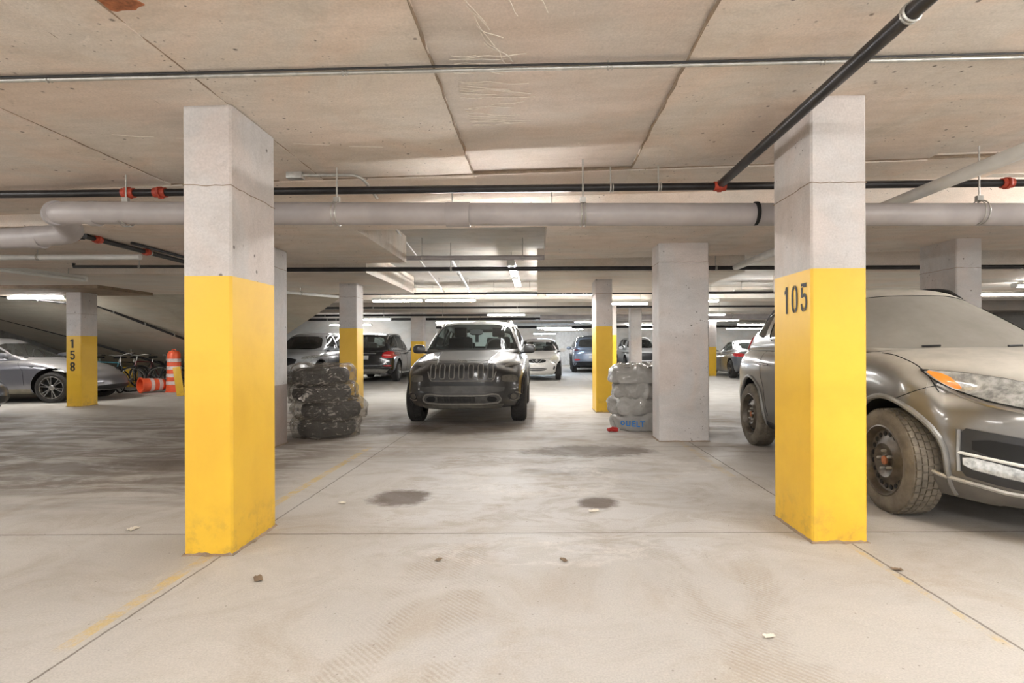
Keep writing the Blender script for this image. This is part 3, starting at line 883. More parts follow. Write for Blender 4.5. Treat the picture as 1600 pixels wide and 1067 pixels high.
    def flare(s, r_extra=.075, rad=.022, mat=None, a0=-10, a1=190):
        S = s.S
        for y in S['wy']:
            for sd in (-1, 1):
                path = []
                for i in range(25):
                    q_ = R(a0 + (a1-a0)*i/24)
                    yy = y - s.L/2 + math.cos(q_)*(S['wr']+r_extra); z = S['wr'] + .015 + math.sin(q_)*(S['wr']+r_extra)
                    if z < .2: continue
                    p, nn = s.hit_any(90*sd, yy*sd, z)
                    path.append(p)
                q = MB(); q.tube(path, rad, 8); q.build('wheel_arch_trim', mat or M['black'], s.root)

WHEELS = {}
def wheel_meshes(r, w, style, rr, rub):
    def mesh(q, mats, ang=35, bevel=0):
        o = q.build('m', mats, smooth=True, ang=ang, bevel=bevel); me = o.data; bpy.data.objects.remove(o); return me
    q = MB(); h = w/2
    prof = [(-h+.02, rr-.012), (-h+.004, rr+.006), (-h, rr+.03), (-h-.004, (r+rr)/2), (-h+.004, r-.035), (-h+.018, r-.016), (-h+.04, r-.009), (0, r-.007)]
    prof = prof + [(-a, b_) for a, b_ in prof[:-1]][::-1]
    q.lathe(prof, 56, 'x', closed_prof=False)
    # tread blocks
    nb = 44; rows = 5
    for k in range(nb):
        for j in range(rows):
            x0 = -h+.022 + (w-.044)*j/rows + .003; x1 = x0 + (w-.044)/rows - .006
            a0 = 2*PI*(k + .25*abs(j-2) + (.5 if j % 2 else 0))/nb; da = 2*PI/nb*.80; tw = .018*(j-2)
            rin = r - .022; ro = r if 0 < j < rows-1 else r - .003
            vs = []
            for rad in (rin, ro):
                for (x, a) in ((x0, a0), (x1, a0+tw*.6), (x1, a0+da+tw*.6), (x0, a0+da)):
                    vs.append((x, rad*math.cos(a), rad*math.sin(a)))
            q.add(vs, [(0,1,2,3),(7,6,5,4),(0,4,5,1),(1,5,6,2),(2,6,7,3),(3,7,4,0)])
    tire = mesh(q, rub)
    extra = []
    if style == 'steel':
        q = MB()
        q.lathe([(-h+.006, rr+.004), (-h+.002, rr-.006), (-h+.012, rr-.016), (-h+.03, rr-.022), (-h+.048, rr-.032), (-h+.056, rr-.05), (-h+.050, rr*.66), (-h+.028, rr*.54), (-h+.020, rr*.48),
                 (-h+.030, rr*.40), (-h+.045, rr*.30), (-h+.045, rr*.16), (-h+.03, rr*.15), (-h+.028, 0.001)], 48, 'x')
        q.lathe([(-h+.06, rr-.03), (h-.02, rr-.02)], 32, 'x')
        rim = mesh(q, [M['steel_black']])
        for k in range(20):
            a = 2*PI*k/20; q = MB()
            q.lathe([(-h+.048, .0001), (-h+.048, .0160), (-h+.052, .0185), (-h+.062, .0185)], 10, 'x', (0, rr*.755*math.cos(a), rr*.755*math.sin(a)))
            extra.append(('vent_hole', mesh(q, [M['seam']])))
        for k in range(5):
            a = 2*PI*k/5 + .3; q = MB()
            q.lathe([(-h+.05, .011), (-h+.018, .011), (-h+.012, .007), (-h+.012, .0005)], 6, 'x', (0, rr*.27*math.cos(a), rr*.27*math.sin(a)))
            extra.append(('lug_nut', mesh(q, [M['galv']])))
        q = MB(); q.lathe([(-h+.055, rr*.13), (-h+.020, rr*.125), (-h+.017, rr*.08), (-h+.017, .0005)], 16, 'x')
        extra.append(('hub_cap', mesh(q, [M['rust']])))
    else:
        n, mt, split = style
        q = MB()
        q.lathe([(-h+.006, rr+.004), (-h+.002, rr-.004), (-h+.012, rr-.012), (-h+.05, rr-.022), (h-.03, rr-.02)], 40, 'x', mi=0)
        q.lathe([(-h+.075, rr-.02), (-h+.085, .001)], 32, 'x', mi=1)
        q.lathe([(-h+.06, .065), (-h+.02, .06), (-h+.012, .04), (-h+.012, .0005)], 20, 'x', mi=0)
        for k in range(n):
            for sgn in ((-1, 1) if split else (0,)):
                a = 2*PI*k/n; a2 = a + sgn*.16
                d1 = Vector((0, math.cos(a), math.sin(a))); d2 = Vector((0, math.cos(a2), math.sin(a2)))
                t1 = Vector((0, -math.sin(a), math.cos(a))); wd = .011 if split else .024
                vs = []
                for (p, xx, ww) in ((d1*.04, -h+.016, wd), (d2*(rr-.012), -h+.012, wd*.8)):
                    for (dx, t) in ((0, -1), (0, 1), (.03, 1), (.03, -1)):
                        vs.append(p + t1*ww*t + Vector((xx+dx, 0, 0)))
                q.add(vs, [(0,1,2,3),(7,6,5,4),(0,4,5,1),(1,5,6,2),(2,6,7,3),(3,7,4,0)])
        rim = mesh(q, [mt, M['seam']])
    return tire, rim, extra
# ------------------------------------------------------------------ the dark car facing the camera
def grille_mesh(car, name, x0, x1, z0, z1, mat, dx=.02, th=0, parent=None, off=.012, r=.003):
    q = MB(); n = int((x1-x0)/dx)
    for i in range(n+1):
        a = x0 + (x1-x0)*i/n; path = []
        for z in np.linspace(z0, z1, 4):
            p, nn = car.hit_any(th, a, float(z)); d, _ = car.dirs(th); path.append(p - d*off)
        q.tube(path, r, 4)
    m = max(1, int((z1-z0)/dx))
    for i in range(m+1):
        z = z0 + (z1-z0)*i/m; path = []
        for a in np.linspace(x0, x1, 8):
            p, nn = car.hit_any(th, float(a), z); d, _ = car.dirs(th); path.append(p - d*off)
        q.tube(path, r, 4)
    return q.build(name, mat, parent or car.root)

def jeep():
    dusty = paint('dusty_dark_grey_paint', srgb(26, 26, 28), srgb(108, 105, 100), .32, .5, .3, low=.8)
    trim = simple('dusty_grey_trim', srgb(122, 118, 111), .5, .2, var=.15, scale=14)
    trim_d = simple('dark_dusty_trim', srgb(72, 70, 67), .6, .1, var=.25, scale=14)
    S = dict(L=4.62, W=.93, wr=.36, ww=.235, wy=(.90, 3.62), rr=.64, rubber=M['rubber'],
        hw=[(0,.87),(.05,.92),(.14,.975),(.3,.99),(.7,1),(.9,.97),(1,.90)],
        zb=[(0,.27),(.5,.25),(1.2,.24),(3.5,.24),(4.3,.28),(4.62,.36)],
        zt=[(0,.93),(.25,.985),(.8,1.05),(1.25,1.10),(2,1.10),(3.6,1.12),(4.3,1.12),(4.62,1.08)],
        nose=[(0,.08),(.12,.03),(.25,0),(.42,.0),(.55,.035),(.75,.06),(.9,.09),(1,.16)],
        tail=[(0,.08),(.3,0),(.5,.02),(1,.10)], plan=(.36,.22), planpow=3.4, crown=.085,
        crownv=[(0,1.1),(.2,1),(.35,.6),(1,.4)],
        sp=[(0,.90),(.1,.95),(.3,1.0),(.5,.985),(.7,1.0),(.88,.955),(1,.87)],
        cab=dict(yfb=1.22, yft=2.02, yrb=4.42, yrt=4.0, hwb=[(0,.80),(.3,.86),(.8,.83),(1,.74)], hwt=[(0,.62),(.3,.68),(.8,.64),(1,.58)],
                 roof=[(0,1.575),(.15,1.635),(.4,1.66),(.8,1.62),(1,1.57)], cf=.16, crr=.1, bulge=.045),
        ws=[(-.775,1.115),(.775,1.115),(.74,1.20),(.60,1.53),(.34,1.57),(-.34,1.57),(-.60,1.53),(-.74,1.20)],
        rw=[(-.60,1.18),(.60,1.18),(.50,1.48),(-.50,1.48)],
        sw=[[(1.75,1.16),(2.45,1.17),(2.45,1.53),(2.15,1.53)], [(2.55,1.17),(3.3,1.18),(3.3,1.52),(2.55,1.54)], [(3.4,1.18),(3.95,1.24),(3.75,1.46),(3.4,1.50)]],
        glass=glass('smoky_car_glass', (.72, .78, .78, 1), .02, .015, fk=.10), glass_side=M['glass_dark'], glass_rear=glass('teal_rear_glass', (.80, .95, .93, 1), .03, .03))
    c = Car('sport_utility_vehicle', 'dusty dark grey sport utility car parked facing the camera in the middle of the lane', S, dusty, (-1.10, 7.98 + 2.31, 0), 0)
    c.wheels((5, M['dark_alloy'], True)); c.flare(.065, .02, M['black'])
    lx = c.line
    g = c.patch('grille', [(-.50,.905),(-.47,.72),(-.43,.675),(.43,.675),(.47,.72),(.50,.905),(.40,.925),(-.40,.925)], 0, dusty, off=.012, thick=.03, smooth_it=1)
    for i in range(7):
        x = (i-3)*.137; w = .036; h0, h1 = .70, .90
        fr = [(x-w,h0+.03),(x-w+.012,h0),(x+w-.012,h0),(x+w,h0+.03),(x+w,h1-.03),(x+w-.012,h1),(x-w+.012,h1),(x-w,h1-.03)]
        c.patch('grille_slot', fr, 0, trim_d, off=.016, thick=.012, parent=g, rings=3, smooth_it=0)
        c.line('slot_surround', fr, 0, trim, r=.0085, off=.018, closed=True, parent=g)
        grille_mesh(c, 'slot_mesh', x-.024, x+.024, h0+.02, h1-.02, M['black'], .012, parent=g, off=.028, r=.0016)
    c.line('grille_lower_edge', [(-.49,.80),(-.46,.70),(-.43,.668),(.43,.668),(.46,.70),(.49,.80)], 0, trim, r=.008, off=.014)
    for hl in c.patch('headlight', [(.60,.895),(.62,.855),(.84,.905),(.90,.955),(.86,.975),(.72,.935)], 28, M['lamp_dull'], off=.006, thick=.02, sym=True, pts3=False): pass
    c.patch('main_lamp', [(.57,.735),(.58,.655),(.79,.64),(.80,.70),(.76,.745),(.62,.75)], 8, M['lamp_dull'], off=.004, thick=.02, sym=True)
    c.patch('black_band', [(-.47,.655),(-.45,.605),(.45,.605),(.47,.655)], 0, M['black'], off=.004, thick=.01, smooth_it=0)
    c.patch('bumper_bar', [(-.62,.60),(-.60,.50),(.60,.50),(.62,.60)], 0, simple('dust_grey_bumper', srgb(70, 68, 65), .55, .1, var=.25, scale=7), off=.010, thick=.02)
    for sg in (1, -1):
        fo = c.patch('fog_light', [(sg*(.735+.075*math.cos(a)), .435+.055*math.sin(a)) for a in np.linspace(0, 2*PI, 13)[:-1]][::sg], 10*sg if False else 0, M['black'], off=.004, thick=.02)
        c.patch('fog_lens', [(sg*(.735+.042*math.cos(a)), .435+.04*math.sin(a)) for a in np.linspace(0, 2*PI, 13)[:-1]][::sg], 0, M['lamp_dull'], off=.010, thick=.01, parent=fo)
        c.line('fog_surround', [(sg*(.745+.105*math.cos(a)), .435+.06*math.sin(a)) for a in np.linspace(-2.2, 1.4, 10)], 0, trim, r=.007, off=.004, parent=fo)
    low = [(-.57,.40),(-.50,.345),(.50,.345),(.57,.40),(.52,.475),(.42,.485),(.33,.465),(-.33,.465),(-.42,.485),(-.52,.475)]
    lp = c.patch('lower_intake', low, 0, trim_d, off=.008, thick=.02, smooth_it=1)
    c.line('intake_surround', chaikin(low, 1), 0, trim, r=.013, off=.010, closed=True, parent=lp)
    c.patch('intake_recess', [(-.34,.37),(.20,.37),(.20,.452),(-.34,.452)], 0, M['seam'], off=.012, thick=.01, parent=lp, smooth_it=0)
    grille_mesh(c, 'intake_mesh', -.34, .20, .372, .45, trim_d, .016, parent=lp, off=.018, r=.0022)
    for sg in (1, -1):
        c.patch('intake_side', [(sg*.37,.385),(sg*.47,.375),(sg*.51,.40),(sg*.49,.445),(sg*.37,.455)][::sg], 0, M['seam'], off=.012, thick=.01, parent=lp)
    c.patch('skid_plate', [(-.60,.33),(-.56,.27),(.56,.27),(.60,.33)], 0, simple('skid_plate_grey', srgb(112, 109, 101), .45, .3, var=.2, scale=9), off=.008, thick=.02, smooth_it=0)
    c.line('hood_gap', [(-.56,.965),(-.30,.955),(.30,.955),(.56,.965)], 0, r=.0035)
    for sg in (1, -1):      # raised creases of the bonnet
        q = MB(); path = []
        for i in range(14):
            t = i/13; p, nn = c.bb.ray_cast(Vector((sg*(.36+.10*t), .12 + 1.0*t - S['L']/2, 3)), Vector((0,0,-1)))[:2]; path.append(p - Vector((0,0,.016)))
        q.tube(path, .026, 8); q.build('hood_crease', dusty, c.root)
    p, nn = c.hit_any(0, 0, .945)
    text_part('hood_letters', 'Jeep', .072, trim, c.root, (0, p.y - .022, .958), (R(70), 0, 0), bold=.0012, xs=1.15, depth=.004)
    c.mirror(.86, 1.72, 1.13, .20, .155)
    c.rails(.60, 2.15, 4.05, lambda t: 1.595 + .02*math.sin(PI*t), M['chrome'], .018)
    c.patch('rear_view_mirror', [(-.10,1.44),(.13,1.44),(.13,1.53),(-.10,1.53)], 0, M['black'], off=-.06, thick=.02, which='c', smooth_it=1)
    q = MB(); q.box(-.03,.03,2.15-2.31,2.17-2.31,1.25,1.40); q.build('hanging_air_freshener', M['black'], c.root, bevel=.006)
    q = MB(); q.tube([(.03, 2.3-2.31, 1.63), (.03, 2.5-2.31, 1.76)], .003, 5); q.build('aerial', M['black'], c.root)
    # wipers
    for a, b_ in ((-.62, -.05), (.02, .58)):
        c.line('wiper', [(a, 1.12), (b_, 1.135)], 0, M['black'], r=.006, off=.012, which='c')
    return c
jeep()

# ------------------------------------------------------------------ the big dusty car at the right edge
def rogue():
    dusty = paint('brown_dust_paint', srgb(70, 68, 66), srgb(200, 193, 180), .52, .6, .30, low=0, patchy=(.85, 1.12))
    lower = simple('dusty_lower_trim', srgb(92, 88, 82), .45, .2, var=.15, scale=9)
    fl = simple('arch_trim_grey', srgb(120, 118, 114), .4, .2, var=.15, scale=9)
    S = dict(L=4.69, W=.92, wr=.362, ww=.225, wy=(.93, 3.635), rr=.67, rubber=M['rubber_dusty'],
        hw=[(0,.80),(.05,.88),(.14,.975),(.3,.99),(.7,1),(.9,.96),(1,.86)],
        zb=[(0,.20),(.5,.21),(1.2,.23),(3.5,.24),(4.3,.27),(4.69,.36)],
        zt=[(0,.90),(.2,.975),(.6,1.07),(1.1,1.14),(2,1.12),(3.6,1.14),(4.3,1.14),(4.69,1.05)],
        nose=[(0,.10),(.1,.03),(.22,0),(.45,.03),(.6,.05),(.8,.07),(.92,.11),(1,.20)],
        tail=[(0,.08),(.3,0),(.5,.02),(1,.14)], plan=(.46,.30), planpow=2.8, crown=.06,
        crownv=[(0,1.0),(.2,1.0),(.35,.8),(1,.6)],
        sp=[(0,.90),(.1,.95),(.3,.985),(.5,.98),(.68,1.0),(.88,.97),(1,.90)],
        cab=dict(yfb=1.12, yft=2.02, yrb=4.55, yrt=4.05, hwb=[(0,.78),(.3,.84),(.8,.82),(1,.70)], hwt=[(0,.55),(.3,.63),(.8,.60),(1,.52)],
                 roof=[(0,1.615),(.15,1.69),(.4,1.72),(.75,1.67),(1,1.58)], cf=.22, crr=.16, bulge=.05),
        ws=[(-.76,1.13),(.76,1.13),(.73,1.21),(.56,1.56),(.30,1.60),(-.30,1.60),(-.56,1.56),(-.73,1.21)],
        rw=[(-.60,1.22),(.60,1.22),(.48,1.50),(-.48,1.50)],
        sw=[[(1.75,1.20),(2.45,1.19),(2.45,1.57),(2.15,1.58)], [(2.55,1.19),(3.3,1.21),(3.3,1.57),(2.55,1.59)], [(3.42,1.23),(4.0,1.36),(3.75,1.48),(3.42,1.54)]],
        glass=M['glass'], glass_front=M['glass_dusty'], glass_side=M['glass_dark'])
    c = Car('crossover_car', 'large dusty grey crossover with black steel wheels, cut by the right edge', S, dusty,
            (3.36, 2.93 + 2.345, 0), R(-2.2), lod=2)
    c.wheels('steel', .915); c.flare(.066, .020, fl, -28, 200)
    H = S['L']/2
    # headlight wrapped round the corner: 3D guide points, seen along the corner direction
    th = -45
    def hp(x, s, z): return (x, s - H, z)
    lamp = [hp(-.885,.62,.99), hp(-.87,.50,.92), hp(-.81,.37,.855), hp(-.70,.28,.815), hp(-.46,.17,.775), hp(-.38,.14,.82), hp(-.40,.17,.895), hp(-.62,.27,.945), hp(-.78,.40,.975)]
    hl = c.patch('headlight', lamp, th, M['lamp_glass'], off=.012, thick=.04, pts3=True, smooth_it=1, sym=True, rings=7)
    c.line('headlight_gap', [c.a_of(th, p) for p in lamp], th, M['seam'], r=.006, off=.006, closed=True, sym=True)
    am = [hp(-.878,.60,.985), hp(-.865,.50,.925), hp(-.815,.39,.872), hp(-.80,.37,.89), hp(-.83,.46,.96)]
    c.patch('amber_turn_lens', am, th, M['amber'], off=.018, thick=.02, pts3=True, sym=True, parent=None)
    c.line('headlight_chrome_lip', [c.a_of(th, p) for p in (hp(-.87,.50,.90), hp(-.81,.37,.835), hp(-.70,.28,.795), hp(-.46,.17,.755), hp(-.30,.12,.74))], th, M['chrome'], r=.011, off=.004, sym=True)
    for (a, s, z, r_) in ((-.66,.28,.885,.034), (-.55,.22,.865,.030)):
        aa, zz = c.a_of(th, hp(a, s, z))
        c.patch('headlight_reflector', [(aa + r_*1.2*math.cos(t), zz + r_*math.sin(t)) for t in np.linspace(0, 2*PI, 13)[:-1]], th, M['chrome'], off=.018, thick=.01, rings=3, smooth_it=0, sym=True)
    # bumper side intake with fog light
    vp = [hp(-.80,.36,.655), hp(-.80,.36,.37), hp(-.62,.20,.33), hp(-.40,.10,.32), hp(-.40,.10,.60), hp(-.62,.2,.63)]
    it = c.patch('bumper_side_intake', vp, -35, M['black'], off=.006, thick=.03, pts3=True, sym=True)
    vi = [hp(-.74,.30,.60), hp(-.74,.30,.505), hp(-.42,.11,.47), hp(-.42,.11,.565)]
    c.patch('intake_mesh_panel', vi, -35, M['seam'], off=.012, thick=.02, pts3=True, sym=True)
    fg = [hp(-.775,.33,.485), hp(-.77,.33,.415), hp(-.60,.20,.385), hp(-.50,.15,.375), hp(-.48,.14,.42), hp(-.60,.2,.455)]
    c.patch('fog_light', fg, -35, M['lamp_glass'], off=.016, thick=.03, pts3=True, sym=True)
    c.line('intake_frame', [c.a_of(-35, p) for p in (hp(-.79,.35,.50), hp(-.62,.20,.475), hp(-.42,.11,.45))], -35, M['white_metal'], r=.010, off=.014, sym=True)
    c.line('intake_frame', [c.a_of(-35, p) for p in (hp(-.785,.35,.64), hp(-.79,.35,.50), hp(-.785,.35,.39))], -35, fl, r=.014, off=.012, sym=True)
    # chrome strip and black lower bumper
    c.line('bumper_chrome_strip', [c.a_of(-35, p) for p in (hp(-.90,.62,.395), hp(-.84,.42,.345), hp(-.62,.20,.30), hp(-.30,.05,.29))], -35, M['galv'], r=.014, off=.004, sym=True)
    lb = [hp(-.895,.60,.37), hp(-.87,.56,.23), hp(-.70,.25,.20), hp(-.3,.06,.20), hp(-.3,.05,.28), hp(-.65,.2,.30), hp(-.84,.42,.335)]
    c.patch('lower_bumper', lb, -35, lower, off=.008, thick=.02, pts3=True, sym=True)
    c.patch('radiator_grille', [(-.38,.86),(-.30,.60),(.30,.60),(.38,.86)], 0, M['black'], off=.008, thick=.02)
    c.line('grille_chrome', [(-.40,.87),(-.22,.62),(.22,.62),(.40,.87)], 0, M['chrome'], r=.022, off=.010)
    # bonnet gap, bumper/fender gap, door gaps: follow the surface from above
    def topline(name, pts, r=.004, mat=None, sym=True):
        for sg in ((1, -1) if sym else (1,)):
            path = []
            for p in resample([Vector((a, b_)) for a, b_ in pts], False, .04):
                h = c.bb.ray_cast(Vector((sg*p.x, p.y - H, 3)), Vector((0, 0, -1)))[0]
                if h: path.append(h)
            q = MB(); q.tube(path, r, 6); q.build(name, mat or M['seam'], c.root)
    topline('hood_gap', [(-.735,1.22),(-.745,1.15),(-.75,.95),(-.74,.75),(-.715,.63)])
    c.line('hood_front_gap', [(-.50,.915),(-.25,.905),(.25,.905),(.50,.915)], 0, r=.004)
    c.line('bumper_gap', [c.a_of(-60, hp(-.87,.54,.905)), c.a_of(-60, hp(-.90,.64,.86)), c.a_of(-60, hp(-.92,.78,.80))], -60, r=.0035, sym=True)
    for pts in ([(1.52,.42),(1.50,.80),(1.60,1.10)], [(2.52,.30),(2.52,1.12)], [(3.10,.40),(3.22,.75),(3.36,1.12)]):
        c.line('door_gap', [(a-H, z) for a, z in pts], 90, r=.003, sym=True)
    for y in (2.30, 3.18):
        for sg in (1, -1):
            p, _ = c.hit_any(90*sg, (y-H)*sg, .95)
            q = MB(); q.tube([(p.x+sg*.0, y-H-.10, .955), (p.x+sg*.035, y-H-.07, .96), (p.x+sg*.035, y-H+.07, .965), (p.x, y-H+.10, .965)], .012, 8); q.build('door_handle', M['chrome'], c.root)
    c.patch('rocker_trim', [(1.35-H,.33),(1.35-H,.235),(3.2-H,.235),(3.2-H,.33)], -90 if False else 90, M['black'], off=.006, thick=.02, sym=True, smooth_it=0)
    # rear lamps wrap round the rear corner
    rl = [hp(-.84,4.12,1.20), hp(-.84,4.20,1.12), hp(-.78,4.42,1.09), hp(-.66,4.55,1.10), hp(-.64,4.50,1.20), hp(-.70,4.35,1.33), hp(-.77,4.22,1.30)]
    c.patch('tail_light', rl, -120, M['red'], off=.016, thick=.03, pts3=True, sym=True, which='c')
    c.mirror(.87, 1.62, 1.20, .22, .16)
    c.rails(.56, 2.25, 4.1, lambda t: 1.66, M['black'], .018)
    for a in (-.40, .20):
        c.line('wiper', [(a, 1.138), (a+.12, 1.142)], 0, M['black'], r=.009, off=.014, which='c')
    c.patch('licence_plate', [(-.15,.52),(.15,.52),(.15,.42),(-.15,.42)], 0, M['plate'], off=.02, thick=.01, smooth_it=0)
    return c
rogue()

# ------------------------------------------------------------------ cars further back
def suv_spec(L=4.7, W=.93, H=1.7, hood=1.02, nose_z=.85, **k):
    S = dict(L=L, W=W, wr=.36, ww=.23, wy=(.93, L-1.05), rr=.68,
        hw=[(0,.84),(.05,.90),(.14,.975),(.3,.99),(.7,1),(.9,.97),(1,.90)],
        zb=[(0,.24),(.5,.23),(1.2,.23),(L-1.2,.24),(L-.4,.27),(L,.36)],
        zt=[(0,nose_z),(.25,nose_z+.08),(.8,hood),(1.2,hood+.06),(2,hood+.06),(L-1,hood+.08),(L-.3,hood+.08),(L,hood+.02)],
        nose=[(0,.08),(.12,.02),(.25,0),(.5,.03),(.8,.06),(1,.16)],
        tail=[(0,.10),(.25,0),(.5,.02),(.8,.05),(1,.10)], plan=(.34,.22), planpow=3.2, crown=.08,
        crownv=[(0,1),(.3,.8),(1,.4)],
        cab=dict(yfb=1.15, yft=1.98, yrb=L-.14, yrt=L-.52, hwb=[(0,.76),(.3,.84),(.8,.83),(1,.74)], hwt=[(0,.56),(.3,.64),(.8,.62),(1,.58)],
                 roof=[(0,H-.09),(.15,H-.02),(.4,H),(.8,H-.03),(1,H-.09)], cf=.16, crr=.08, bulge=.045),
        ws=[(-.72,hood+.08),(.72,hood+.08),(.52,H-.14),(-.52,H-.14)],
        rw=[(-.66,hood+.14),(.66,hood+.14),(.54,H-.17),(-.54,H-.17)],
        sw=[[(1.72,hood+.10),(2.45,hood+.11),(2.45,H-.13),(2.12,H-.13)], [(2.55,hood+.11),(3.35,hood+.12),(3.35,H-.13),(2.55,H-.12)], [(3.45,hood+.13),(L-.55,hood+.18),(L-.75,H-.18),(3.45,H-.14)]],
        glass=M['glass'], glass_side=M['glass_dark'], glass_rear=M['glass_dark'])
    S.update(k); return S

def black_suv():
    pm = paint('glossy_black_paint', srgb(30, 30, 33), srgb(130, 128, 126), .18, .3, .15)
    S = suv_spec(4.80, .96, 1.70, 1.02, glass_rear=glass('grey_rear_glass', (.4,.45,.45,1), .15, .12), plan=(.34,.17))
    # parked with its back to the camera
    c = Car('sport_utility_vehicle', 'glossy black sport utility car seen from behind with red tail lights, behind a yellow pillar', S, pm, (-5.78, 18.35 + 2.4, 0), PI + R(1), lod=1)
    c.wheels((7, M['alloy'], True))
    B = lambda pts: pts
    for sg in (1, -1):
        c.patch('tail_light', [(sg*.58,.84),(sg*.86,.80),(sg*.93,.90),(sg*.90,1.00),(sg*.80,1.05),(sg*.60,1.0)][::sg], 180 + 12*sg*0, M['red'], off=.014, thick=.03)
        c.patch('reversing_lens', [(sg*.62,.90),(sg*.84,.885),(sg*.84,.925),(sg*.62,.94)][::sg], 180, simple('pale_red_lens', srgb(250, 160, 160), .2), off=.02, thick=.01)
        c.patch('bumper_reflector', [(sg*.62,.555),(sg*.86,.545),(sg*.86,.585),(sg*.62,.59)][::sg], 180, M['red'], off=.012, thick=.01)
        c.patch('exhaust_tip', [(sg*.48,.33),(sg*.70,.33),(sg*.70,.26),(sg*.48,.26)][::sg], 180, M['chrome'], off=.02, thick=.03)
    c.patch('rear_skid_plate', [(-.80,.47),(.80,.47),(.70,.36),(.50,.30),(-.50,.30),(-.70,.36)], 180, M['galv'], off=.014, thick=.02)
    c.patch('tailgate_chrome_strip', [(-.40,.985),(.40,.985),(.40,.96),(-.40,.96)], 180, M['chrome'], off=.016, thick=.02, smooth_it=0)
    c.patch('licence_plate', [(-.16,.90),(.16,.90),(.16,.78),(-.16,.78)], 180, M['plate'], off=.012, thick=.01, smooth_it=0)
    c.line('bumper_gap', [(-.86,.66),(.86,.66)], 180, r=.005)
    c.line('bumper_chrome_strip', [(-.86,.505),(.86,.505)], 180, M['chrome'], r=.010, off=.006)
    for pts in ([(1.50,.42),(1.50,1.02)], [(2.50,.35),(2.50,1.08)], [(3.35,.55),(3.42,1.08)]):
        c.line('door_gap', [(a-2.4, z) for a, z in pts], 90, r=.004, sym=True)
    c.line('window_chrome', [(1.7-2.4,1.10),(4.1-2.4,1.14)], 90, M['chrome'], r=.008, which='b', sym=True, off=.004)
    c.line('door_handle', [(2.2-2.4,.95),(2.4-2.4,.955)], 90, M['chrome'], r=.012, off=.02, sym=True)
    c.line('door_handle', [(3.1-2.4,.965),(3.3-2.4,.97)], 90, M['chrome'], r=.012, off=.02, sym=True)
    c.line('running_board', [(1.45-2.4,.30),(3.3-2.4,.30)], 90, M['galv'], r=.03, off=.03, sym=True)
    c.mirror(.90, 1.70, 1.12, .22, .15)
    c.rails(.64, 2.15, 4.2, lambda t: 1.635, M['galv'], .018)
black_suv()

def white_suv():
    pm = paint('silver_white_paint', srgb(196, 200, 204), srgb(190, 190, 190), .2, .35, .22)
    S = suv_spec(4.85, .95, 1.70, 1.04, .90, glass=M['glass_dark'])
    c = Car('sport_utility_vehicle', 'silver white sport utility car with black windscreen, above the clear bagged tires', S, pm, (-7.80, 19.35, 0), R(-1.5), lod=1)
    c.wheels((5, M['alloy'], True)); c.flare(.07, .02)
    c.patch('radiator_grille', [(-.50,.86),(-.42,.62),(.42,.62),(.50,.86)], 0, M['black'], off=.01, thick=.02)
    c.patch('lower_intake', [(-.60,.46),(-.55,.30),(.55,.30),(.60,.46)], 0, M['black'], off=.01, thick=.02)
    c.patch('headlight', [(.58,.80),(.88,.86),(.95,.95),(.80,.93),(.56,.90)], 25, M['lamp_glass'], off=.01, thick=.02, sym=True)
    for pts in ([(1.50,.42),(1.50,1.02)], [(2.50,.35),(2.50,1.08)], [(3.35,.55),(3.42,1.08)]):
        c.line('door_gap', [(a-2.42, z) for a, z in pts], 90, r=.004, sym=True)
    c.line('door_handle', [(2.2-2.42,.95),(2.4-2.42,.955)], 90, M['chrome'], r=.012, off=.02, sym=True)
    c.line('window_chrome', [(1.6-2.42,1.12),(4.1-2.42,1.16)], 90, M['chrome'], r=.010, sym=True, off=.004)
    c.mirror(.88, 1.70, 1.14, .20, .14)
    c.rails(.63, 2.1, 4.2, lambda t: 1.64, M['chrome'], .018)
white_suv()

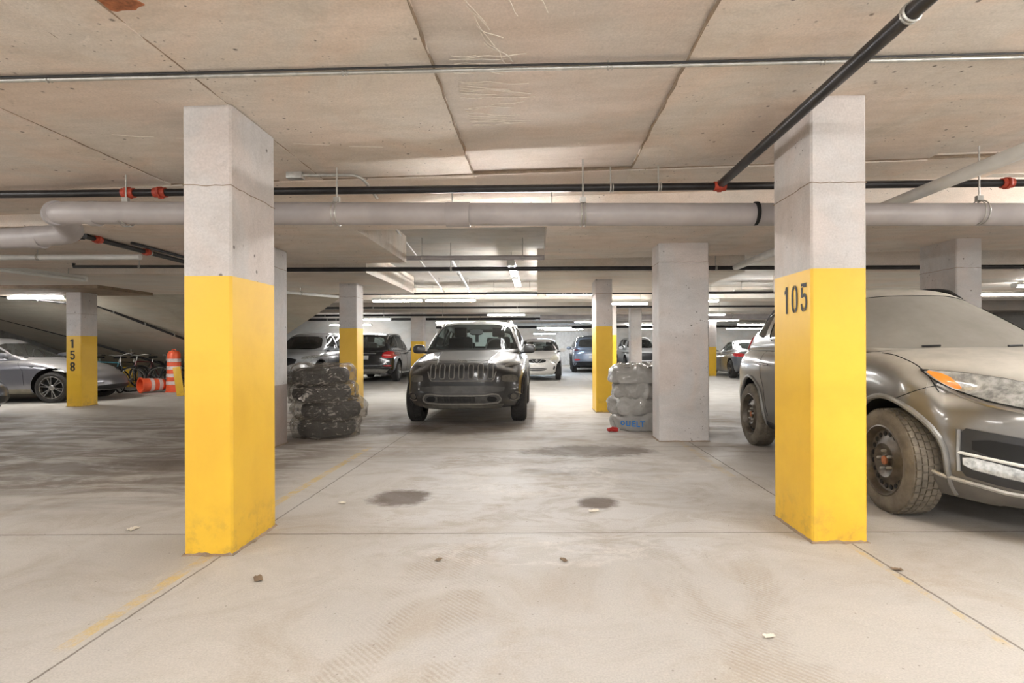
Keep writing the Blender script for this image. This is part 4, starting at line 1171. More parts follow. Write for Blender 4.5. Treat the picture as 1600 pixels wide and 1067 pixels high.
def hatchback():
    pm = paint('warm_white_paint', srgb(206, 203, 198), srgb(196, 190, 180), .3, .05, .3)
    H_ = 1.50
    S = dict(L=3.83, W=.835, wr=.30, ww=.18, wy=(.72, 3.17), rr=.66,
        hw=[(0,.80),(.06,.90),(.16,.98),(.3,.99),(.7,1),(.9,.96),(1,.88)],
        zb=[(0,.20),(.5,.19),(1,.19),(3,.2),(3.83,.32)],
        zt=[(0,.74),(.2,.84),(.5,.93),(.85,1.0),(1.4,1.0),(3,1.02),(3.83,.98)],
        nose=[(0,.08),(.12,.02),(.25,0),(.5,.03),(.8,.08),(1,.20)], tail=[(0,.06),(.5,0),(1,.10)], plan=(.36,.22), planpow=2.6, crown=.13,
        crownv=[(0,1),(.3,.7),(1,.4)],
        cab=dict(yfb=.82, yft=1.55, yrb=3.72, yrt=3.30, hwb=[(0,.68),(.3,.76),(.8,.75),(1,.64)], hwt=[(0,.48),(.3,.56),(.8,.54),(1,.46)],
                 roof=[(0,H_-.10),(.15,H_-.03),(.4,H_),(.8,H_-.05),(1,H_-.12)], cf=.16, crr=.12, bulge=.05),
        ws=[(-.66,1.03),(.66,1.03),(.62,1.10),(.47,1.36),(-.47,1.36),(-.62,1.10)],
        rw=[(-.52,1.12),(.52,1.12),(.42,1.34),(-.42,1.34)],
        sw=[[(1.3,1.06),(2.1,1.08),(2.1,1.38),(1.65,1.38)], [(2.2,1.08),(3.0,1.12),(2.85,1.36),(2.2,1.38)]],
        glass=M['glass'], glass_side=M['glass_dark'])
    c = Car('hatchback_car', 'small white hatchback with chrome V grille facing the camera, right of the dark car', S, pm, (.06, 19.5 + 1.6, 0), R(-3), lod=1)
    c.wheels((6, M['alloy'], False))
    g = c.patch('radiator_grille', [(-.34,.68),(-.22,.62),(.22,.62),(.34,.68),(.24,.74),(-.24,.74)], 0, M['black'], off=.008, thick=.02)
    for sg in (1, -1): c.line('grille_chrome', [(sg*.20,.745),(sg*.13,.67),(sg*.05,.625)], 0, M['chrome'], r=.016, off=.014, parent=g)
    c.patch('round_emblem', [(.05*math.cos(a), .685+.05*math.sin(a)) for a in np.linspace(0, 2*PI, 13)[:-1]], 0, M['chrome'], off=.022, thick=.012, parent=g)
    c.line('emblem_bar', [(-.065,.685),(.065,.685)], 0, M['galv'], r=.012, off=.03, parent=g)
    lg = c.patch('lower_grille', [(-.40,.445),(-.26,.345),(.26,.345),(.40,.445)], 0, M['black'], off=.008, thick=.02)
    c.line('lower_grille_bar', [(-.33,.40),(.33,.40)], 0, M['galv'], r=.008, off=.014, parent=lg)
    c.patch('licence_plate', [(-.28,.59),(.28,.59),(.28,.51),(-.28,.51)], 0, simple('cream_plate', srgb(205,200,192), .5), off=.006, thick=.01, smooth_it=0)
    c.patch('headlight', [(.42,.72),(.60,.68),(.72,.76),(.68,.88),(.55,.87)], 22, simple('cream_headlamp', srgb(228, 224, 206), .2, .1, Coat_Weight=1.0), off=.012, thick=.03, sym=True)
    for sg in (1, -1): c.patch('fog_light', [(sg*.58,.50),(sg*.64,.49),(sg*.61,.38),(sg*.56,.38)][::sg], 0, M['black'], off=.006, thick=.02)
    c.line('hood_gap', [(-.6,.80),(-.3,.765),(.3,.765),(.6,.80)], 0, r=.004)
    c.mirror(.80, 1.32, 1.06, .19, .13)
    c.line('wiper', [(-.5,1.055),(.0,1.07)], 0, M['black'], r=.009, off=.012, which='c')
    c.patch('rear_view_mirror', [(-.10,1.28),(.10,1.28),(.10,1.34),(-.10,1.34)], 0, M['black'], off=-.06, thick=.02, which='c')
hatchback()

def grey_suv():
    pm = paint('blue_grey_paint', srgb(112, 120, 134), srgb(150, 152, 156), .25, .5, .28)
    S = suv_spec(4.65, .925, 1.70, 1.02)
    c = Car('sport_utility_vehicle', 'blue grey sport utility car seen from behind, left of the slim yellow pillar', S, pm, (2.55, 25.1 + 2.3, 0), PI - R(2), lod=1)
    c.wheels((5, M['dark_alloy'], False)); c.flare(.07, .03)
    for sg in (1, -1):
        c.patch('tail_light', [(sg*.58,1.02),(sg*.86,.98),(sg*.91,1.06),(sg*.84,1.12),(sg*.60,1.10)][::sg], 180, simple('smoked_tail_lens', srgb(110, 50, 55), .2), off=.012, thick=.02)
        c.patch('bumper_reflector', [(sg*.56,.56),(sg*.80,.55),(sg*.80,.62),(sg*.56,.62)][::sg], 180, M['red'], off=.012, thick=.02)
    c.patch('rear_bumper', [(-.84,.52),(.84,.52),(.80,.30),(-.80,.30)], 180, M['black'], off=.012, thick=.02)
    c.line('tailgate_strip', [(-.6,.86),(.6,.86)], 180, M['chrome'], r=.012, off=.008)
    c.patch('licence_plate', [(-.16,.78),(.16,.78),(.16,.66),(-.16,.66)], 180, M['plate'], off=.012, thick=.01, smooth_it=0)
    c.line('bumper_gap', [(-.85,.62),(.85,.62)], 180, r=.005)
    c.mirror(.89, 1.70, 1.12, .22, .16)
    c.rails(.63, 2.1, 4.1, lambda t: 1.64, M['galv'], .018)
grey_suv()

def sedan_spec(L, W, H, **k):
    S = dict(L=L, W=W, wr=.335, ww=.225, wy=(.87, L-1.0), rr=.70,
        hw=[(0,.86),(.05,.92),(.14,.975),(.3,.99),(.7,1),(.88,.975),(1,.88)],
        sp=[(0,.90),(.1,.95),(.3,.985),(.55,.99),(.75,1.0),(.9,.965),(1,.88)],
        zb=[(0,.20),(.5,.17),(1.2,.17),(L-1.2,.18),(L-.4,.22),(L,.32)],
        zt=[(0,.64),(.15,.73),(.5,.82),(1.0,.91),(1.4,.95),(2.2,.94),(L-1.2,1.0),(L-.5,1.02),(L-.1,1.0),(L,.94)],
        nose=[(0,.10),(.12,.03),(.25,0),(.5,.01),(.75,.05),(1,.18)],
        tail=[(0,.12),(.3,0),(.6,.02),(.9,.05),(1,.12)], plan=(.38,.26), planpow=3.0, crown=.09,
        crownv=[(0,.9),(.3,.6),(1,.4)],
        cab=dict(yfb=1.22, yft=2.12, yrb=L-.45, yrt=L-1.55, hwb=[(0,.70),(.3,.80),(.75,.78),(1,.60)], hwt=[(0,.52),(.3,.57),(.8,.54),(1,.46)],
                 roof=[(0,H-.08),(.25,H-.005),(.45,H),(.8,H-.03),(1,H-.08)], cf=.20, crr=.12, bulge=.04),
        ws=[(-.70,.97),(.70,.97),(.50,H-.12),(-.50,H-.12)],
        rw=[(-.50,1.06),(.50,1.06),(.42,H-.12),(-.42,H-.12)],
        sw=[[(1.72,.985),(2.45,.99),(2.45,H-.10),(2.32,H-.10)], [(2.52,.99),(3.45,1.03),(3.10,H-.12),(2.52,H-.095)]],
        glass=M['glass'], glass_side=M['glass'])
    S.update(k); return S

def silver_sedan():
    pm = paint('silver_grey_paint', srgb(126, 126, 134), srgb(150, 142, 126), .25, .6, .26)
    S = sedan_spec(4.70, .925, 1.41, glass=glass('clear_car_glass', (.78,.83,.83,1), .05, .06), zb=[(0,.22),(.5,.19),(1.2,.19),(3.4,.19),(4.3,.24),(4.7,.32)])
    c = Car('sedan_car', 'silver grey sedan in side view behind the pillar numbered 158', S, pm, (-12.02, 12.65, 0), R(98), lod=2)
    c.wheels((6, M['alloy'], True), .915)
    H = 2.35
    c.patch('headlight', [(.62,.60),(.80,.62),(.90,.70),(.84,.715),(.66,.66)], 30, M['lamp_glass'], off=.008, thick=.02, sym=True)
    c.patch('lower_intake', [(-.55,.36),(-.60,.26),(.60,.26),(.55,.36)], 0, M['black'], off=.008, thick=.02)
    c.line('bumper_shadow_gap', [c.a_of(40, (.45,.1-H,.40)), c.a_of(40, (.82,.42-H,.42))], 40, r=.010, sym=True)
    for pts in ([(1.40,.38),(1.42,.70),(1.62,.96)], [(2.48,.28),(2.48,.97)], [(3.25,.45),(3.42,.80),(3.52,1.0)]):
        c.line('door_gap', [(a-H, z) for a, z in pts], 90, r=.003, sym=True)
    c.patch('rocker_panel', [(1.28-H,.30),(1.28-H,.20),(3.3-H,.20),(3.3-H,.30)], 90, simple('dusty_sill', srgb(128,122,106), .6), off=.006, thick=.02, sym=True, smooth_it=0)
    c.patch('side_repeater', [(1.20-H,.79),(1.32-H,.79),(1.24-H,.755)], 90, M['black'], off=.01, thick=.01, sym=True, smooth_it=0)
    c.line('window_trim', [(1.58-H,.975),(3.5-H,1.03)], 90, M['black'], r=.011, sym=True, which='b', off=.0)
    for sd in (-1, 1):
        q = MB(); q.prism(chaikin([(1.62-H,.98),(1.92-H,.985),(1.90-H,1.06),(1.70-H,1.09),(1.62-H,1.04)], 2), 'x', sd*.90, sd*1.06)
        m = q.build('door_mirror', pm, c.root, bevel=.02)
        q = MB(); q.tube([(sd*.84, 1.75-H, .96), (sd*.95, 1.75-H, .99)], .02, 8); q.build('mirror_arm', M['black'], m)
silver_sedan()

def corner_car():
    pm = paint('slate_blue_paint', srgb(98, 104, 122), srgb(140, 138, 136), .25, .5, .26)
    S = sedan_spec(4.60, .90, 1.44)
    c = Car('sedan_car', 'front corner of a slate blue car with orange side marker, cut by the left edge', S, pm, (-8.95 - 2.3, 8.15 + .9, 0), R(90), lod=1)
    c.wheels((5, M['dark_alloy'], False))
    c.patch('headlight', [(.60,.56),(.80,.60),(.90,.68),(.84,.69),(.66,.64)], 30, M['lamp_glass'], off=.008, thick=.02, sym=True)
    c.patch('side_marker', [c.a_of(60, (.9,.42-2.3,.53)), c.a_of(60, (.9,.55-2.3,.53)), c.a_of(60, (.9,.55-2.3,.565)), c.a_of(60, (.9,.42-2.3,.565))], 60, M['amber'], off=.01, thick=.01, sym=True)
    c.patch('lower_intake', [(-.55,.38),(-.60,.26),(.60,.26),(.55,.38)], 0, M['black'], off=.008, thick=.02)
    c.mirror(.88, 1.70, 1.02, .19, .12)
corner_car()

def grey_coupe():
    pm = paint('graphite_paint', srgb(92, 95, 100), srgb(150, 148, 144), .3, .5, .28)
    S = sedan_spec(4.80, .925, 1.42, glass=M['glass'])
    c = Car('sedan_car', 'graphite grey sedan between the wide grey pillar and the dusty crossover', S, pm, (8.10, 19.55 + 2.4, 0), PI - R(4), lod=1)
    c.wheels((5, M['dark_alloy'], True))
    H = 2.4
    c.line('window_chrome', [(1.7-H,1.0),(2.4-H,1.32),(2.9-H,1.34),(3.5-H,1.08)], 90, M['chrome'], r=.012, which='c', sym=True, off=.006)
    for pts in ([(1.45,.40),(1.62,.96)], [(2.48,.30),(2.48,.97)], [(3.25,.5),(3.50,.98)]):
        c.line('door_gap', [(a-H, z) for a, z in pts], 90, r=.004, sym=True)
    for y in (2.3, 3.2): c.line('door_handle', [(y-H,.86),(y+.16-H,.865)], 90, M['chrome'], r=.012, off=.02, sym=True)
    c.patch('tail_light', [(-.88,.80),(-.60,.80),(-.58,.90),(-.86,.92)], 180-20, M['red'], off=.012, thick=.02, sym=False)
    c.patch('tail_light', [(.60,.80),(.88,.80),(.86,.92),(.58,.90)], 180+20, M['red'], off=.012, thick=.02, sym=False)
    c.mirror(.88, 1.70, 1.04, .19, .12)
grey_coupe()

def far_white():
    pm = paint('white_paint', srgb(205, 206, 206), srgb(190, 190, 188), .2, .1, .3)
    S = suv_spec(4.60, .92, 1.68)
    c = Car('sport_utility_vehicle', 'white sport utility car facing the camera far behind, over the grey bagged tires', S, pm, (5.25, 27.0 + 2.3, 0), 0, lod=1)
    c.wheels((5, M['alloy'], False))
    c.patch('radiator_grille', [(-.55,.80),(-.40,.52),(.40,.52),(.55,.80),(.30,.86),(-.30,.86)], 0, M['black'], off=.01, thick=.02)
    c.patch('headlight', [(.60,.80),(.86,.84),(.92,.90),(.80,.92),(.58,.90)], 20, M['lamp_glass'], off=.01, thick=.02, sym=True)
    c.patch('lower_intake', [(-.60,.46),(-.55,.32),(.55,.32),(.60,.46)], 0, M['dark_alloy'], off=.01, thick=.02)
    c.mirror(.88, 1.70, 1.12, .20, .14)
    S2 = suv_spec(4.60, .92, 1.66)
    c = Car('sport_utility_vehicle', 'pale car far behind between the slim yellow pillars and the pale pillar', S2, pm, (3.0, 31.0 + 2.3, 0), R(4), lod=1)
    c.wheels((5, M['alloy'], False))
    c.patch('radiator_grille', [(-.50,.80),(-.40,.52),(.40,.52),(.50,.80)], 0, M['black'], off=.01, thick=.02)
    c.patch('headlight', [(.60,.80),(.86,.84),(.92,.90),(.80,.92),(.58,.90)], 20, M['lamp_glass'], off=.01, thick=.02, sym=True)
    # dark car under the ramp, behind the silver sedan
    pk = paint('near_black_paint', srgb(26, 26, 28), srgb(90, 88, 84), .15, .3, .25)
    c = Car('sedan_car', 'black car roof showing above the silver sedan on the left', sedan_spec(4.6, .92, 1.52), pk, (-15.6, 15.6, 0), R(80), lod=1)
    c.wheels((5, M['alloy'], False))
far_white()
# ------------------------------------------------------------------ lamps
def fixture(label, x, y, z, rz=0, length=1.22, lit=True, blue=False, group=None, two=True, zc=None, power=None):
    t = thing('fluorescent_light', label, 'light fixture', (x, y, z), rz, group)
    q = MB(); h = length/2
    q.prism([(-.07,.0),(-.055,.045),(.055,.045),(.07,.0)], 'x', -h, h)
    q.build('housing', M['white_metal'], t, smooth=False)
    m = (M['tube_blue'] if blue else M['tube_far'] if y > 12.5 else M['tube_lit']) if lit else M['tube_off']
    for dy in ((-.035, .035) if two else (0,)):
        q = MB(); q.tube([(-h+.03, dy, -.022), (h-.03, dy, -.022)], .018, 10); q.build('tube', m, t)
    for sx in (-1, 1):
        q = MB(); q.box(sx*h-.015, sx*h+.015, -.065, .065, -.045, .03); q.build('end_cap', M['white_metal'], t, smooth=False)
    if zc and zc - z > .06:
        for sx in (-.7, .7):
            q = MB(); q.tube([(sx*h, 0, .04), (sx*h, 0, zc - z + .01)], .006, 6); q.build('hanging_rod', M['galv'], t)
    return t
ZT = 2.72
def lat(px0, px1, py, d): return ((px0+px1)/2 - 840)*d/F_PX, EYE + (543-py)*d/F_PX
fixture('lit fluorescent batten just above the top right corner, over the dusty crossover', 3.15, 1.35, 2.46, R(90), lit=True, zc=2.65)
fixture('added fill batten above the picture, right of the black pipe', 3.9, 1.5, 2.50, R(90), zc=2.62)  # extra lamp added to whiten the ceiling on the right
for (x, y, rz) in ((-.6, .35, R(90)), (-4.2, .5, R(90)), (-5.9, 2.6, R(90)), (5.2, 4.2, R(90)), (1.0, -1.2, 0)):  # unseen battens added to brighten the near floor and ceiling
    if (x, y) in ((5.2, 4.2),): fixture('added unseen fill batten above the dusty crossover roof, beyond the right edge', x, y, 2.62, rz, zc=2.75)
    else: fixture('added unseen fill batten outside the picture, ' + {-.6: 'over the camera', -4.2: 'above the left front bay', -5.9: 'farthest left of the near ones', 1.0: 'behind the camera'}[x], x, y, zA(x) - .10, rz, zc=zA(x))
for k, (px, py, d, zc, lab) in enumerate((
    (622, 468, 13.6, ZT, 'left one of two lit battens in line above the black car seen from behind'),
    (704, 468, 13.6, ZT, 'right one of two lit battens in line above the black car seen from behind'),
    (800, 458, 13.2, ZT, 'lit batten crossing the lane above the roof of the dark facing car'),
    (893, 458, 13.2, ZT, 'lit batten crossing the lane, between the dark facing car and the slim yellow pillar'),
    (975, 474, 14.3, ZT, 'lit batten behind the slim yellow pillar'),
    (1085, 470, 14.3, ZT, 'lit batten behind the wide grey pillar'),
    (1187, 457, 13.4, ZT, 'lit batten just left of the pillar numbered 105'),
    (1560, 462, 13.4, ZT, 'lit batten above the dusty crossover roof, near the right edge'),
    (505, 519, 23.4, 2.72, 'distant lit batten above the silver white car on the left'),
    (618, 519, 24.0, 2.72, 'distant lit batten above the black car seen from behind'),
    (1178, 508, 22.0, 2.72, 'distant lit batten above the graphite sedan, right one of two'),
    (1130, 501, 22.0, 2.72, 'distant lit batten above the graphite sedan, left one of two'),
    (1000, 508, 26.5, 2.72, 'distant lit batten above the pale pillar beyond the grey bags'),
    (60, 461, 12.0, 2.35, 'thin lit batten above the silver sedan, near the left edge'))):
    x, z = lat(px, px, py, d)
    fixture(lab, x, d, z, 0, zc=zc, group=None)
for (x, y, w) in ((-9, 33.5, 'leftmost'), (-3.5, 33.5, 'left'), (1.6, 34.2, 'middle'), (7.0, 33.5, 'right'), (12.5, 33.5, 'rightmost')):  # row added to lift the brightness of the far wall
    fixture('small added fill batten near the far wall, %s of that row' % w, x, y, 2.26, 0, 2.4, zc=2.72)
t = fixture('added fill batten hidden behind the thick grey drain pipe in the middle', -.3, 4.78, 2.29, 0, zc=zA(-.3) - .014)  # lamp added out of sight to brighten the middle of the floor
for o_ in t.children:
    if o_.name.startswith('tube'): o_.data.materials[0] = M['tube_far']
for (px, py, d, w) in ((548, 506, 21.5, 'above the black car, nearer the camera'), (930, 503, 21.5, 'just left of the slim yellow pillar, small'), (690, 503, 26.0, 'above the left edge of the dark facing car roof')):
    x, z = lat(px, px, py, d); fixture('lit batten in the distance ' + w, x, d, z, 0, 1.6, zc=2.72)
for (px, py, d, ln) in ((866, 512, 24.0, 1.5), (851, 521, 29.7, 1.2)):
    x, z = lat(px, px, py, d)
    fixture('cool bluish lit batten above the small white hatchback, ' + ('nearer one' if d < 25 else 'farther one'), x, d, z, 0, ln, blue=True, zc=2.72)
for y, w in ((9.6, 'nearer'), (11.3, 'farther')):
    fixture('lit batten running along the lane in the sunken ceiling strip, %s one' % w, -.42, y, 2.50, R(90), 1.4, zc=2.72)
# the row above the left bays
t = fixture('unlit long batten hanging below the ceiling at the left edge', -7.55, 8.3, 2.30, R(78), 1.6, lit=False, zc=2.72)
for (x, y, w) in ((-11.5, 9.2, 'over the bay of the slate blue car'), (-6.0, 20.5, 'behind the beam above the black car'), (-1.0, 18.0, 'behind the beam beyond the dark facing car'),
               (5.5, 18.2, 'behind the beam above the graphite sedan'), (9.5, 10.4, 'beyond the dusty crossover on the right')):
    fixture('lit fluorescent batten ' + w, x, y, 2.22 if y > 12 else 2.28, 0, zc=2.35 if y < 12.3 else 2.72)

# ------------------------------------------------------------------ pipes
def pipe(name, label, cat, path, r, m, hangers=(), couplings=(), group=None, n=14, hang_to=None, coup_m=None, hm=None):
    c = Vector(path[0]); t = thing(name, label, cat, c, 0, group)
    P_ = [Vector(p) - c for p in path]
    q = MB(); q.tube(P_, r, n); q.build('pipe_run', m, t)
    def along(k):
        L_ = [(P_[i+1]-P_[i]).length for i in range(len(P_)-1)]; s = k*sum(L_)
        for i, l in enumerate(L_):
            if s <= l or i == len(L_)-1: return P_[i].lerp(P_[i+1], s/l), (P_[i+1]-P_[i]).normalized()
            s -= l
    for k in hangers:
        p, d = along(k); q = MB(); a = d.cross(Vector((0,0,1))).normalized()
        ring = [p + a*math.cos(x)*(r*1.08) + Vector((0,0,1))*math.sin(x)*(r*1.08) for x in np.linspace(0, 2*PI, 17)[:-1]]
        q.tube(ring, .005 + r*.05, 6, closed=True)
        ring2 = [x_ + d*.018 for x_ in ring]; q.tube(ring2, .004 + r*.04, 6, closed=True)
        zz = (hang_to(p + c) if callable(hang_to) else hang_to) or (p.z + c.z + .15)
        q.tube([p + Vector((0,0,r)), Vector((p.x, p.y, zz - c.z + .01))], .006, 6)
        q.build('pipe_hanger', hm or M['galv'], t)
    for k in couplings:
        p, d = along(k); q = MB()
        q.tube([p - d*.045, p + d*.045], r*1.32, 12)
        q.tube([p - d*.012, p + d*.012], r*1.62, 12)
        a = d.cross(Vector((0,0,1))).normalized()
        for sg in (-1, 1): q.tube([p + a*sg*r*1.55 - Vector((0,0,r*.9)), p + a*sg*r*1.55 + Vector((0,0,r*.9))], .010, 6)
        q.build('pipe_coupling', coup_m or M['red_coupling'], t)
    return t
tcc = pipe('ceiling_conduit', 'thin bright metal conduit crossing the whole near ceiling', 'conduit', [(x, 2.79 + .022*x, zA(x) - .020) for x in np.linspace(-6, 6, 13)], .0105, M['galv'],
     [.12,.3,.42,.53,.62,.74,.86], hang_to=lambda p: zA(p.x))
q = MB(); q.tube([Vector((x, 2.765 + .022*x + .006*math.sin(x*2.1), zA(x) - .014)) - tcc.location for x in np.linspace(-6, 6, 25)], .0055, 6); q.build('shadow_cable', M['black'], tcc)  # thin black strand standing in for the conduit's shadow on the ceiling
def bend(a, b, c, r=.12, n=6):
    a, b, c = Vector(a), Vector(b), Vector(c); u = (a-b).normalized()*r; v = (c-b).normalized()*r
    return [tuple((b+u)*(1-t)**2 + b*2*t*(1-t) + (b+v)*t*t) for t in np.linspace(0, 1, n)]
pipe('sprinkler_pipe', 'black pipe running from the top right corner to the cross pipe', 'pipe', [(1.44, -1.5, 2.44), (1.435, 4.36, 2.42)], .032, M['pipe_black'],
     [.62], hang_to=lambda p: zA(p.x))
pipe('sprinkler_pipe', 'long black cross pipe above the thick grey drain pipe with red couplings', 'pipe', [(-7, 4.37, 2.345), (8, 4.37, 2.455)], .029, M['pipe_black'],
     [.30,.505,.53,.74], [.2535,.2700,.562,.7119], hang_to=lambda p: zA(p.x) - .03)
dz = 2.135
t = pipe('drain_pipe', 'thick grey plastic drain pipe crossing the view between the pillars, elbow at left', 'pipe',
     [(-8, 4.75, 1.985), (-4.15, 4.6, 2.075)] + bend((-4.15, 4.6, 2.075), (-3.75, 4.55, 2.10), (-3.62, 4.15, 2.17), .16) + bend((-3.7, 4.35, 2.16), (-3.55, 4.12, 2.16), (-3.1, 4.12, 2.155), .12) +
     [(-3.0, 4.12, 2.155), (0, 4.15, 2.14), (8, 4.18, 2.115)], .083, M['pvc'], [], n=28)
for x, w, r_ in ((-3.28, .05, .092), (-.585, .175, .091), (1.62, .02, .0875), (-4.12, .10, .092), (-3.62, .08, .090)):
    q = MB()
    if x == -3.62: q.tube([(x, 4.20, 2.163), (x+.07, 4.13, 2.16)], r_, 28)
    else:
        yy = 4.6 if x < -4 else 4.135; zz = 2.075 if x < -4 else (2.155 if x < -1 else 2.137)
        q.tube([(x-w/2, yy, zz), (x+w/2, yy, zz)], r_, 28)
    o = q.build('pipe_collar', M['pvc'] if w > .03 else M['seam'], t); o.location = tuple(-v for v in t.location)
for x in (-3.05, -1.485, .34, 3.28):
    q = MB(); zc = 2.148 if x < -1 else 2.137
    for dx in (-.012, .012): q.tube([(x+dx*1.2, 4.14 + .088*math.cos(a), zc + .088*math.sin(a)) for a in np.linspace(0, 2*PI, 25)[:-1]], .005, 6, closed=True)
    q.tube([(x, 4.14, zc+.088), (x, 4.14, zA(x)-.03 if x > -9 else 2.4)], .006, 6)
    q.box(x-.022, x+.022, 4.125, 4.155, zc+.085, zc+.125)
    o = q.build('pipe_clamp', M['galv'], t); o.location = tuple(-v for v in t.location)
pipe('sprinkler_pipe', 'black pipe left of the near left pillar below the drain pipe, running sideways', 'pipe', [(-8, 5.6, 2.28), (-4.55, 5.6, 2.28)], .030, M['pipe_black'], [.5], [.97], hang_to=zB(-5))
pipe('sprinkler_pipe', 'black pipe going back behind the near left pillar from the red coupling', 'pipe', [(-4.5, 5.55, 2.275), (-4.5, 8.2, 2.25)], .026, M['pipe_black'], [.35], [.06,.33], hang_to=zB(-4.5))
pipe('sprinkler_pipe', 'second black pipe going back beside the first, left of the near left pillar', 'pipe', [(-4.36, 6.0, 2.29), (-4.36, 8.2, 2.27)], .016, M['pipe_black'], [.4], hang_to=zB(-4.5))
pipe('sprinkler_pipe', 'short black pipe with a capped left end, left of the near left pillar', 'pipe', [(-5.98, 7.2, 2.26), (-5.98, 7.2, 2.215), (-3.8, 7.2, 2.21)], .020, M['pipe_black'], [.4], hang_to=zB(-5))
pipe('pale_pipe', 'pale grey pipe above the silver sedan reaching to the near left pillar', 'pipe', [(-7.5, 6.4, 2.21), (-4.55, 6.4, 2.205)], .032, M['pvc_white'], [.6], hang_to=zB(-5))
pipe('sprinkler_pipe', 'black cross pipe seen just below the second ceiling band, over the lane', 'pipe', [(-4.2, 8.35, 2.33), (9, 8.35, 2.33)], .032, M['pipe_black'], [.22,.52,.8], hang_to=2.72)
pipe('sprinkler_pipe', 'thin dark cross pipe in front of the lit battens of the far lane', 'pipe', [(-14, 12.6, 2.375), (9, 12.6, 2.375)], .026, M['pipe_black'], [.47,.63,.75], hang_to=2.72)
pipe('pale_pipe', 'pale pipe crossing the sunken ceiling strip over the lane', 'pipe', [(-1.95, 7.95, 2.43), (.10, 7.95, 2.43)], .034, M['pvc'], [.15,.85], hang_to=2.72)
pipe('pale_pipe', 'long white pipe sloping from the right edge toward the pillar numbered 105', 'pipe', [(2.95, 1.2, 2.333), (2.95, 8.3, 2.333)], .046, M['pvc_white'], [.75], hang_to=lambda p: zA(p.x) if p.y < 4.5 else zB(p.x))
pipe('thin_conduit', 'bright thin conduit running back through the sunken ceiling strip', 'conduit', [(-1.78, 6.6, 2.70), (-2.3, 13.9, 2.52)], .013, M['pvc_white'], [.4,.8], hang_to=2.72)
pipe('pale_pipe', 'white pipe running back over the lane, left of the lit battens in the sunken strip', 'pipe', [(-1.32, 8.5, 2.50), (-1.62, 13.6, 2.47)], .028, M['pvc_white'], [.3,.8], hang_to=2.72)
pipe('pale_pipe', 'white pipe running forward past the pillar behind the clear bagged tires', 'pipe', [(-5.2, 9.6, 2.20), (-4.1, 12.3, 2.26)], .030, M['pvc_white'], [.5], hang_to=2.35)
t = pipe('ceiling_conduit', 'short metal conduit bending away from a small junction box, right of the left pillar', 'conduit',
     [(-1.86, 4.30, 2.485), (-1.52, 4.30, 2.485)] + bend((-1.52, 4.30, 2.485), (-1.36, 4.30, 2.485), (-1.28, 4.42, 2.36), .08) + [(-1.27, 4.44, 2.34)], .012, M['galv'])
q = MB(); q.box(-.06, .06, -.035, .035, -.03, .03); o = q.build('junction_box', M['galv'], t, bevel=.005)
pipe('sprinkler_pipe', 'upper dark pipe slanting down under the ramp on the left', 'pipe', [P(-60, 452, 12.0), P(100, 470, 12.4), P(155, 476, 12.9), P(300, 532, 14.6)], .030, M['pipe_black'], [.3,.6,.75,.9], hang_to=lambda p: p.z + .22)
pipe('sprinkler_pipe', 'lower dark pipe slanting down under the ramp, ending above the bicycles', 'pipe', [P(-40, 484, 13.4), P(105, 522, 14.8), P(300, 580, 16.4)], .030, M['pipe_black'], [.2,.5,.68], hang_to=lambda p: p.z + .22)
for k, (y, z, r_, x0, x1, mm, lab) in enumerate(((16.3, 2.33, .03, -9, 12, 'pipe_black', 'first thin dark pipe of the far ceiling behind the lit battens'), (17.6, 2.42, .04, -8, 12, 'pvc_white', 'pale pipe of the far ceiling behind the first dark one'),
     (20.8, 2.27, .10, 0.1, 12, 'pvc', 'thick grey pipe of the far ceiling, right half of the hall'), (18.6, 2.24, .035, -11, -1.2, 'pipe_black', 'dark pipe of the far ceiling, left half of the hall'),
     (22.3, 2.30, .05, -14, 14, 'pipe_black', 'dark pipe across the far ceiling beyond the thick grey pipe'), (27.0, 2.28, .07, -14, 14, 'pvc_white', 'pale pipe across the far ceiling above the far wall'),
     (28.8, 2.20, .06, -14, 14, 'pipe_black', 'farthest dark pipe across the ceiling'))):
    pipe('far_pipe', lab, 'pipe', [(x0, y, z), (x1, y, z)], r_, M[mm], [.2,.4,.6,.8], hang_to=2.72, n=10)

# ------------------------------------------------------------------ bagged tires
def plastic(name, clear, col, whit):
    n = N(name)
    v = n.tc.outputs['Object']
    fo = n.noise(7, 6, .75, 1.5, v, stretch=(1, 1, 2.2))
    fi = n.noise(22, 5, .7, 1.0, v)
    h = n.math('ADD', n.math('MULTIPLY', fo, 1.0), n.math('MULTIPLY', fi, .35))
    b = n.bump(h, .9, .03)
    tr = n.new('ShaderNodeBsdfTransparent'); tr.inputs[0].default_value = (.86, .85, .83, 1)
    gl = n.new('ShaderNodeBsdfPrincipled'); gl.inputs['Base Color'].default_value = col; gl.inputs['Roughness'].default_value = .09
    gl.inputs['Coat Weight'].default_value = .6; gl.inputs['Specular IOR Level'].default_value = .8; n.put(gl.inputs['Normal'], b)
    lw = n.new('ShaderNodeLayerWeight'); lw.inputs[0].default_value = .5; n.put(lw.inputs['Normal'], b)
    f = n.math('ADD', n.math('MULTIPLY', lw.outputs['Facing'], whit), 1 - clear)
    f = n.math('ADD', f, n.ramp(fo, .555, .60, 0, .50), clamp=True)
    mx = n.new('ShaderNodeMixShader'); n.put(mx.inputs[0], f); n.t.links.new(tr.outputs[0], mx.inputs[1]); n.t.links.new(gl.outputs[0], mx.inputs[2])
    return n.done(mx.outputs[0])
bag_clear = plastic('clear_plastic_wrap', .90, srgb(170, 162, 152), .26)
bag_grey = plastic('grey_plastic_bag', .06, srgb(160, 157, 152), .5)

